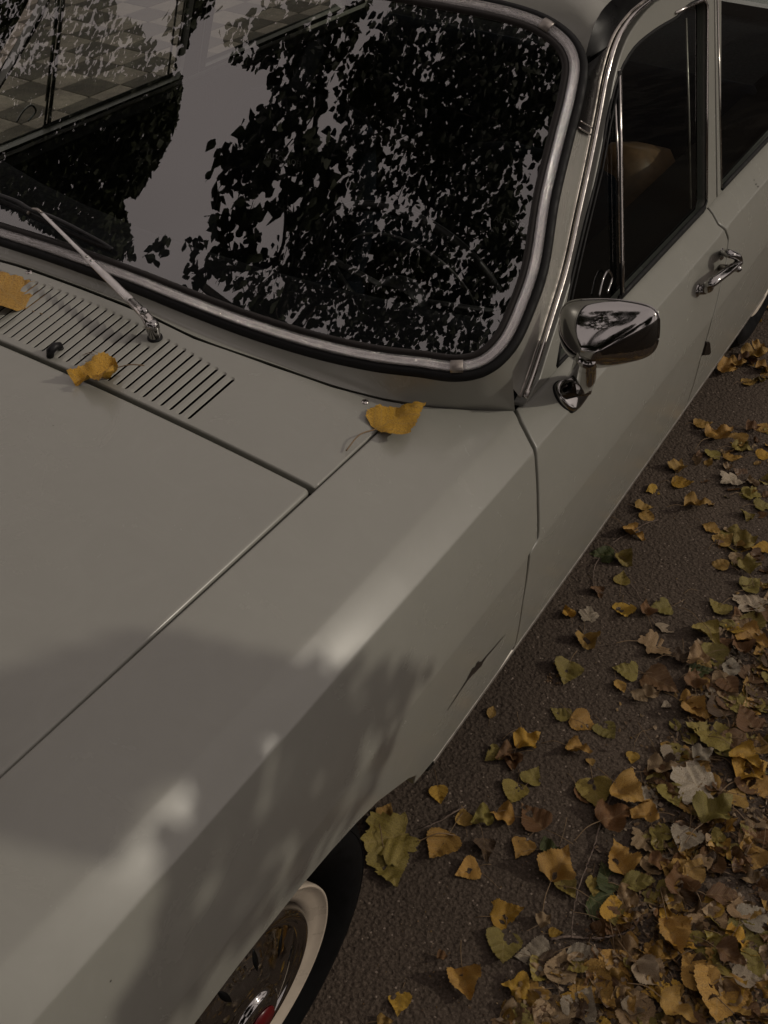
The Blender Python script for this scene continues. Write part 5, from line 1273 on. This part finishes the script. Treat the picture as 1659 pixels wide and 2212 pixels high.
# leaves outside the frame on both sides, so the ground goes on
for _ in range(40):
    x = RL.uniform(1.6, 2.8); y = RL.uniform(-.5, 3.5); leaf((x, y, gz(x, y) + .003), RL.uniform(.035, .06), RL.uniform(0, 6.28), RL.choice(cols), RL.choice('ddoc'), (RL.uniform(-.3, .3), 0), None, 'fallen leaves on the asphalt beside the car', stalk=False)
# say of each remaining leaf where it lies
LMK = [(1349, 1318, 'the golden heart shaped leaf'), (1271, 1331, 'the grey star shaped leaf'), (1626, 1306, 'the pale grey lobed leaf'), (1406, 1347, 'the small crumpled brown leaf'), (1541, 1416, 'the broad olive leaf'), (1534, 1592, 'the largest olive leaf'),
       (1503, 1699, 'the palest toothed leaf'), (1459, 1971, 'the brightest yellow leaf'), (1531, 2004, 'the long tan ribbed leaf'), (1548, 2150, 'the largest golden leaf in the corner'), (1310, 1959, 'the darkest green leaf'), (1333, 2091, 'the deep ochre leaf'), (1285, 2129, 'the large ribbed ochre leaf'),
       (1270, 1800, 'the long dark twig'), (1154, 1769, 'the rusty leaf with blackened edge'), (953, 1826, 'the large clean ochre leaf'), (1091, 1974, 'the bright golden leaf on bare asphalt'), (1004, 2126, 'the cupped ochre leaf'), (1616, 2031, 'the broad dark olive leaf'), (1620, 1512, 'the toothed oval olive leaf'),
       (1134, 1606, 'the curled golden leaf by the sill'), (1224, 1450, 'the large creased olive leaf'), (1583, 1039, 'the pale tan leaf by the door'), (1618, 826, 'the small leaf near the rear wheel'), (1304, 1198, 'the dark green leaf by the sill'), (1424, 1475, 'the long brown folded leaf'), (900, 1809, 'the lobed leaf behind the tyre'), (1554, 1221, 'the yellow olive triangular leaf'), (1372, 2028, 'the knobbly pale stick')]
def w2p(p):
    q = (np.array(p) - CAM) @ RC; return 829.5 + FPX * q[0] / -q[2], 1106 - FPX * q[1] / -q[2]
seen = {}
for o in [x for x in COL.objects if x.name.startswith('leaf') and x.type == 'MESH' and x.get('category') == 'leaf' and 'among the leaf litter' in x.get('label', '')]:
    x, y = w2p(o.location)
    if not (0 < x < 1659 and 0 < y < 2212): o['label'] = o['label'].replace('among the leaf litter on the asphalt', 'on the open ground out beyond the leaf heap'); continue
    base = o['label'].split(' fallen leaf')[0]
    for (lx, ly, nm) in sorted(LMK, key=lambda t: (t[0] - x) ** 2 + (t[1] - y) ** 2)[:4]:
        dx, dy = x - lx, y - ly; d = math.hypot(dx, dy); side = ('right of' if dx > 0 else 'left of') if abs(dx) > 1.8 * abs(dy) else (('below' if dy > 0 else 'above') if abs(dy) > 1.8 * abs(dx) else ('lower right of' if dx > 0 and dy > 0 else 'upper right of' if dx > 0 else 'lower left of' if dy > 0 else 'upper left of'))
        lab = '%s leaf %s %s %s' % (base, 'touching' if False else 'close' if d < 60 else 'a little' if d < 120 else 'well', side, nm)
        if lab not in seen: break
    seen[lab] = 1; o['label'] = lab
# leaves lying on the car
def leaf_on(px, py, F, S, ln, deg, col, kd, lab, lift=.004, var=None, tilt=(0, 0), nrm=(0, -.12, 1), kk=1.0):
    p = onF(px, py, F); d = onF(px + 8 * math.cos(math.radians(deg)), py - 8 * math.sin(math.radians(deg)), F) - p
    size = ln * np.linalg.norm(p - CAM) / FPX * kk
    return leaf(tuple(p + unit(nrm) * lift), size, math.atan2(d[1], d[0]) - PI / 2, col, kd, tilt, lab, None, True, var, nrm)
leaf_on(856, 914, Fside, None, 118, 20, 'gold', 'd', 'mustard yellow leaf lying over the seam at the rear corner of the cowl panel', .010, 3, (.10, -.25), (.2, 0, 1), 1.15)
leaf_on(214, 822, Ftop, None, 96, 190, 'gold', 'c', 'curled orange brown leaf resting across the rear edge of the hood', .007, 2, (0, 0), (0, -.12, 1), 1.1)
leaf_on(14, 640, Ftop, None, 125, 150, 'ochre', 'd', 'large folded orange brown leaf at the left end of the air vents', .010, 3, (.2, .3), (0, -.12, 1), 1.2)
fb = MB(); q = onF(212, 782, Ftop)
for k in range(16):
    a = RL.uniform(-.5, .5) + .6; L_ = RL.uniform(.008, .022); c_ = q + np.array([RL.uniform(-.018, .018), RL.uniform(-.01, .01), .002]); d_ = np.array([math.cos(a), math.sin(a), 0]) * L_
    fb.tube(smooth_path([c_ - d_, c_ + np.array([0, RL.uniform(-.004, .004), RL.uniform(.002, .007)]), c_ + d_], .004), .0006, 5)
tag(fb.build('dry_fibre_tuft', simple('dry_fibre', (.30, .24, .18), .8)), 'small tuft of dry plant fibre caught in the air vents', 'plant debris')
# twigs
TW = [(A6, [(1185, 40), (1120, 65), (1060, 95), (1010, 125), (985, 150), (960, 165)], 4.0, 'brown ridged twig lying near the door sill among small leaves'),
      (A6, [(930, 205), (908, 250), (903, 300), (910, 340), (925, 365)], 4.0, 'short curved twig below the ridged one, with a crumpled leaf at its end'),
      (A6, [(1065, 320), (1085, 350), (1115, 385)], 4, 'stubby dark twig above the small crumpled brown leaf'),
      (A8, [(1045, 15), (1010, 80), (975, 140), (955, 190), (930, 260), (905, 350), (875, 430), (845, 510), (822, 600), (812, 680), (810, 745)], 6.5, 'long dark twig running down through the leaves'),
      (A8, [(715, 752), (780, 742), (850, 738), (920, 745), (985, 740), (1040, 722), (1075, 700), (1095, 660)], 9, 'thick knobbly pale stick lying across the bottom of the long twig'),
      (A8, [(350, 175), (300, 205), (240, 235), (170, 268)], 6, 'short straight stick behind the front wheel'),
      (A8, [(835, 585), (868, 610), (890, 640), (905, 670), (922, 692)], 4.5, 'forked side twig beside the darkest green leaf'),
      (A6, [(1085, 1000), (1110, 960), (1140, 945), (1180, 930)], 2.2, 'thin arched pale stalk above the small golden leaf'),
      (A6, [(1095, 915), (1130, 970), (1170, 1010), (1210, 1060)], 2.2, 'thin straight stalk crossing the arched one'),
      (A8, [(1005, 60), (1050, 80), (1090, 100), (1115, 130)], 3.5, 'small pale twig forking off the top of the long dark twig'),
      (A8, [(1260, 190), (1300, 225), (1330, 250), (1350, 290)], 3.5, 'bent twig above the grey and ochre leaf pair'),
      (A8, [(790, 220), (775, 290), (757, 340)], 2.2, 'thin upright stalk right of the rusty leaf'),
      (A8, [(1000, 670), (1060, 710), (1110, 735), (1160, 748)], 2.2, 'thin yellow stalk under the darkest green leaf'),
      (A8, [(820, 830), (850, 880), (857, 930), (857, 985)], 2.2, 'curved pale stalk left of the large ribbed leaf'),
      (A8, [(1210, 320), (1215, 370), (1225, 420), (1232, 450)], 2.5, 'upright pale stalk above the brown heap leaf'),
      (A8, [(415, 455), (455, 490), (500, 525)], 2.0, 'thin dark stalk right of the blotched round leaf'),
      (A6, [(575, 870), (580, 905), (600, 940)], 2.0, 'thin stalk rising from the curled golden leaf'),
      (A6, [(510, 992), (550, 960), (595, 935)], 2.6, 'white stalk left of the curled golden leaf'),
      (A6, [(1290, 555), (1292, 600), (1290, 640)], 2.2, 'upright tan stalk above the broad olive leaf heap'),
      (A6, [(1455, 410), (1490, 385), (1545, 375)], 2.2, 'pale stalk joining the triangular leaf to the grey lobed one'),
      (A6, [(1295, 360), (1320, 345), (1355, 342)], 2.2, 'short pale curved stalk alone on bare asphalt')]
for A, pts, w, lb in TW:
    P_ = []
    for i, (cx, cy) in enumerate(pts):
        p = onZ(A[0] + .4997 * cx, A[1] + .4997 * cy, 0); P_.append(np.array([p[0], p[1], gz(p[0], p[1]) + .004 + .004 * math.sin(i * 2.1) + (.004 if w > 4 else .002)]))
    P_ = smooth_path(P_, .004); dist = np.linalg.norm(P_[0] - CAM); r0 = w * .5 * .4997 * dist / FPX
    P_ += np.array([[RL.gauss(0, r0 * .35) for _ in range(2)] + [0] for _ in P_]) if w > 3.4 else 0
    rr = r0 * np.array([1.25 - .6 * k / len(P_) + (RL.uniform(-.2, .35) if w > 3.4 else 0) for k in range(len(P_))])
    tag(MB().tube(P_, rr, 8).build('twig', TWIGM if w > 3.4 else STEMM), lb, 'twig', 'twigs and stalks on the asphalt')
# crushed leaf litter (uncountable)
def litter(N, zone, px0, px1, py0, py1, smin, smax, zmax, rnd):
    V = []; F = []; C_ = []
    pal = [(.17, .105, .05), (.12, .07, .035), (.22, .155, .09), (.07, .042, .024), (.20, .12, .035), (.28, .21, .14)]; k = 0
    while k < N:
        px = rnd.uniform(px0, px1); py = rnd.uniform(py0, py1)
        if zone is not None and not inz(px, py, zone): continue
        k += 1; p = onZ(px, py, 0)
        if p[0] < .865: continue
        s = rnd.uniform(smin, smax); c = np.array([p[0], p[1], gz(p[0], p[1]) + rnd.uniform(.0005, zmax)]); yaw = rnd.uniform(0, 6.28); R_ = np.array(Matrix.Rotation(yaw, 3, 'Z') @ Matrix.Rotation(rnd.gauss(0, .45), 3, 'X') @ Matrix.Rotation(rnd.gauss(0, .45), 3, 'Y'))
        if rnd.random() < .22:
            q = [(-1, -.035, 0), (0, -.05, .12), (1, -.03, 0), (1, .03, 0), (0, .05, .12), (-1, .035, 0)]; fs = [(0, 1, 4, 5), (1, 2, 3, 4)]; s *= 1.5
        else:
            n_ = rnd.randint(4, 6); q = [(0, 0, rnd.uniform(.05, .3))] + [(math.cos(6.283 * i / n_) * rnd.uniform(.5, 1), math.sin(6.283 * i / n_) * rnd.uniform(.4, 1) * .75, rnd.uniform(-.1, .2)) for i in range(n_)]; fs = [(0, 1 + i, 1 + (i + 1) % n_) for i in range(n_)]
        b0 = len(V); V += [tuple(c + R_ @ (np.array(v_) * s * .5)) for v_ in q]; F += [tuple(b0 + i for i in f) for f in fs]; cc_ = rnd.choice(pal); m_ = rnd.uniform(.7, 1.2); C_ += [tuple(min(1, x * m_) for x in cc_) + (1,)] * len(q)
    return V, F, C_
def litter_obj(name, label, parts):
    V = []; F = []; C_ = []
    for v, f, c in parts: b0 = len(V); V += v; F += [tuple(i + b0 for i in q) for q in f]; C_ += c
    m, n, l, b = newmat(name + '_mat'); at = n.new('ShaderNodeAttribute'); at.attribute_name = 'tint'; l.new(at.outputs['Color'], b.inputs['Base Color']); b.inputs['Roughness'].default_value = .7
    o = mesh(name, V, F, m, None, False); ca = o.data.color_attributes.new('tint', 'FLOAT_COLOR', 'POINT')
    ca.data.foreach_set('color', [x for c in C_ for x in c]); tag(o, label, 'leaf litter', None, 'stuff'); return o
rr_ = random.Random(77)
litter_obj('leaf_litter', 'crushed brown leaf crumbs and stalks between the fallen leaves on the asphalt', [litter(2400, ZONE, 1040, 1740, 1290, 2290, .006, .022, .008, rr_), litter(1500, None, 780, 1760, 640, 2290, .002, .007, .002, rr_), litter(500, [(1330, 1500), (1480, 1500), (1560, 1250), (1700, 1200), (1700, 2200), (1200, 2200)], 1200, 1700, 1200, 2200, .006, .02, .004, rr_), litter(160, [(1090, 1440), (1200, 1430), (1220, 1480), (1110, 1490)], 1090, 1220, 1430, 1490, .005, .018, .003, rr_)])
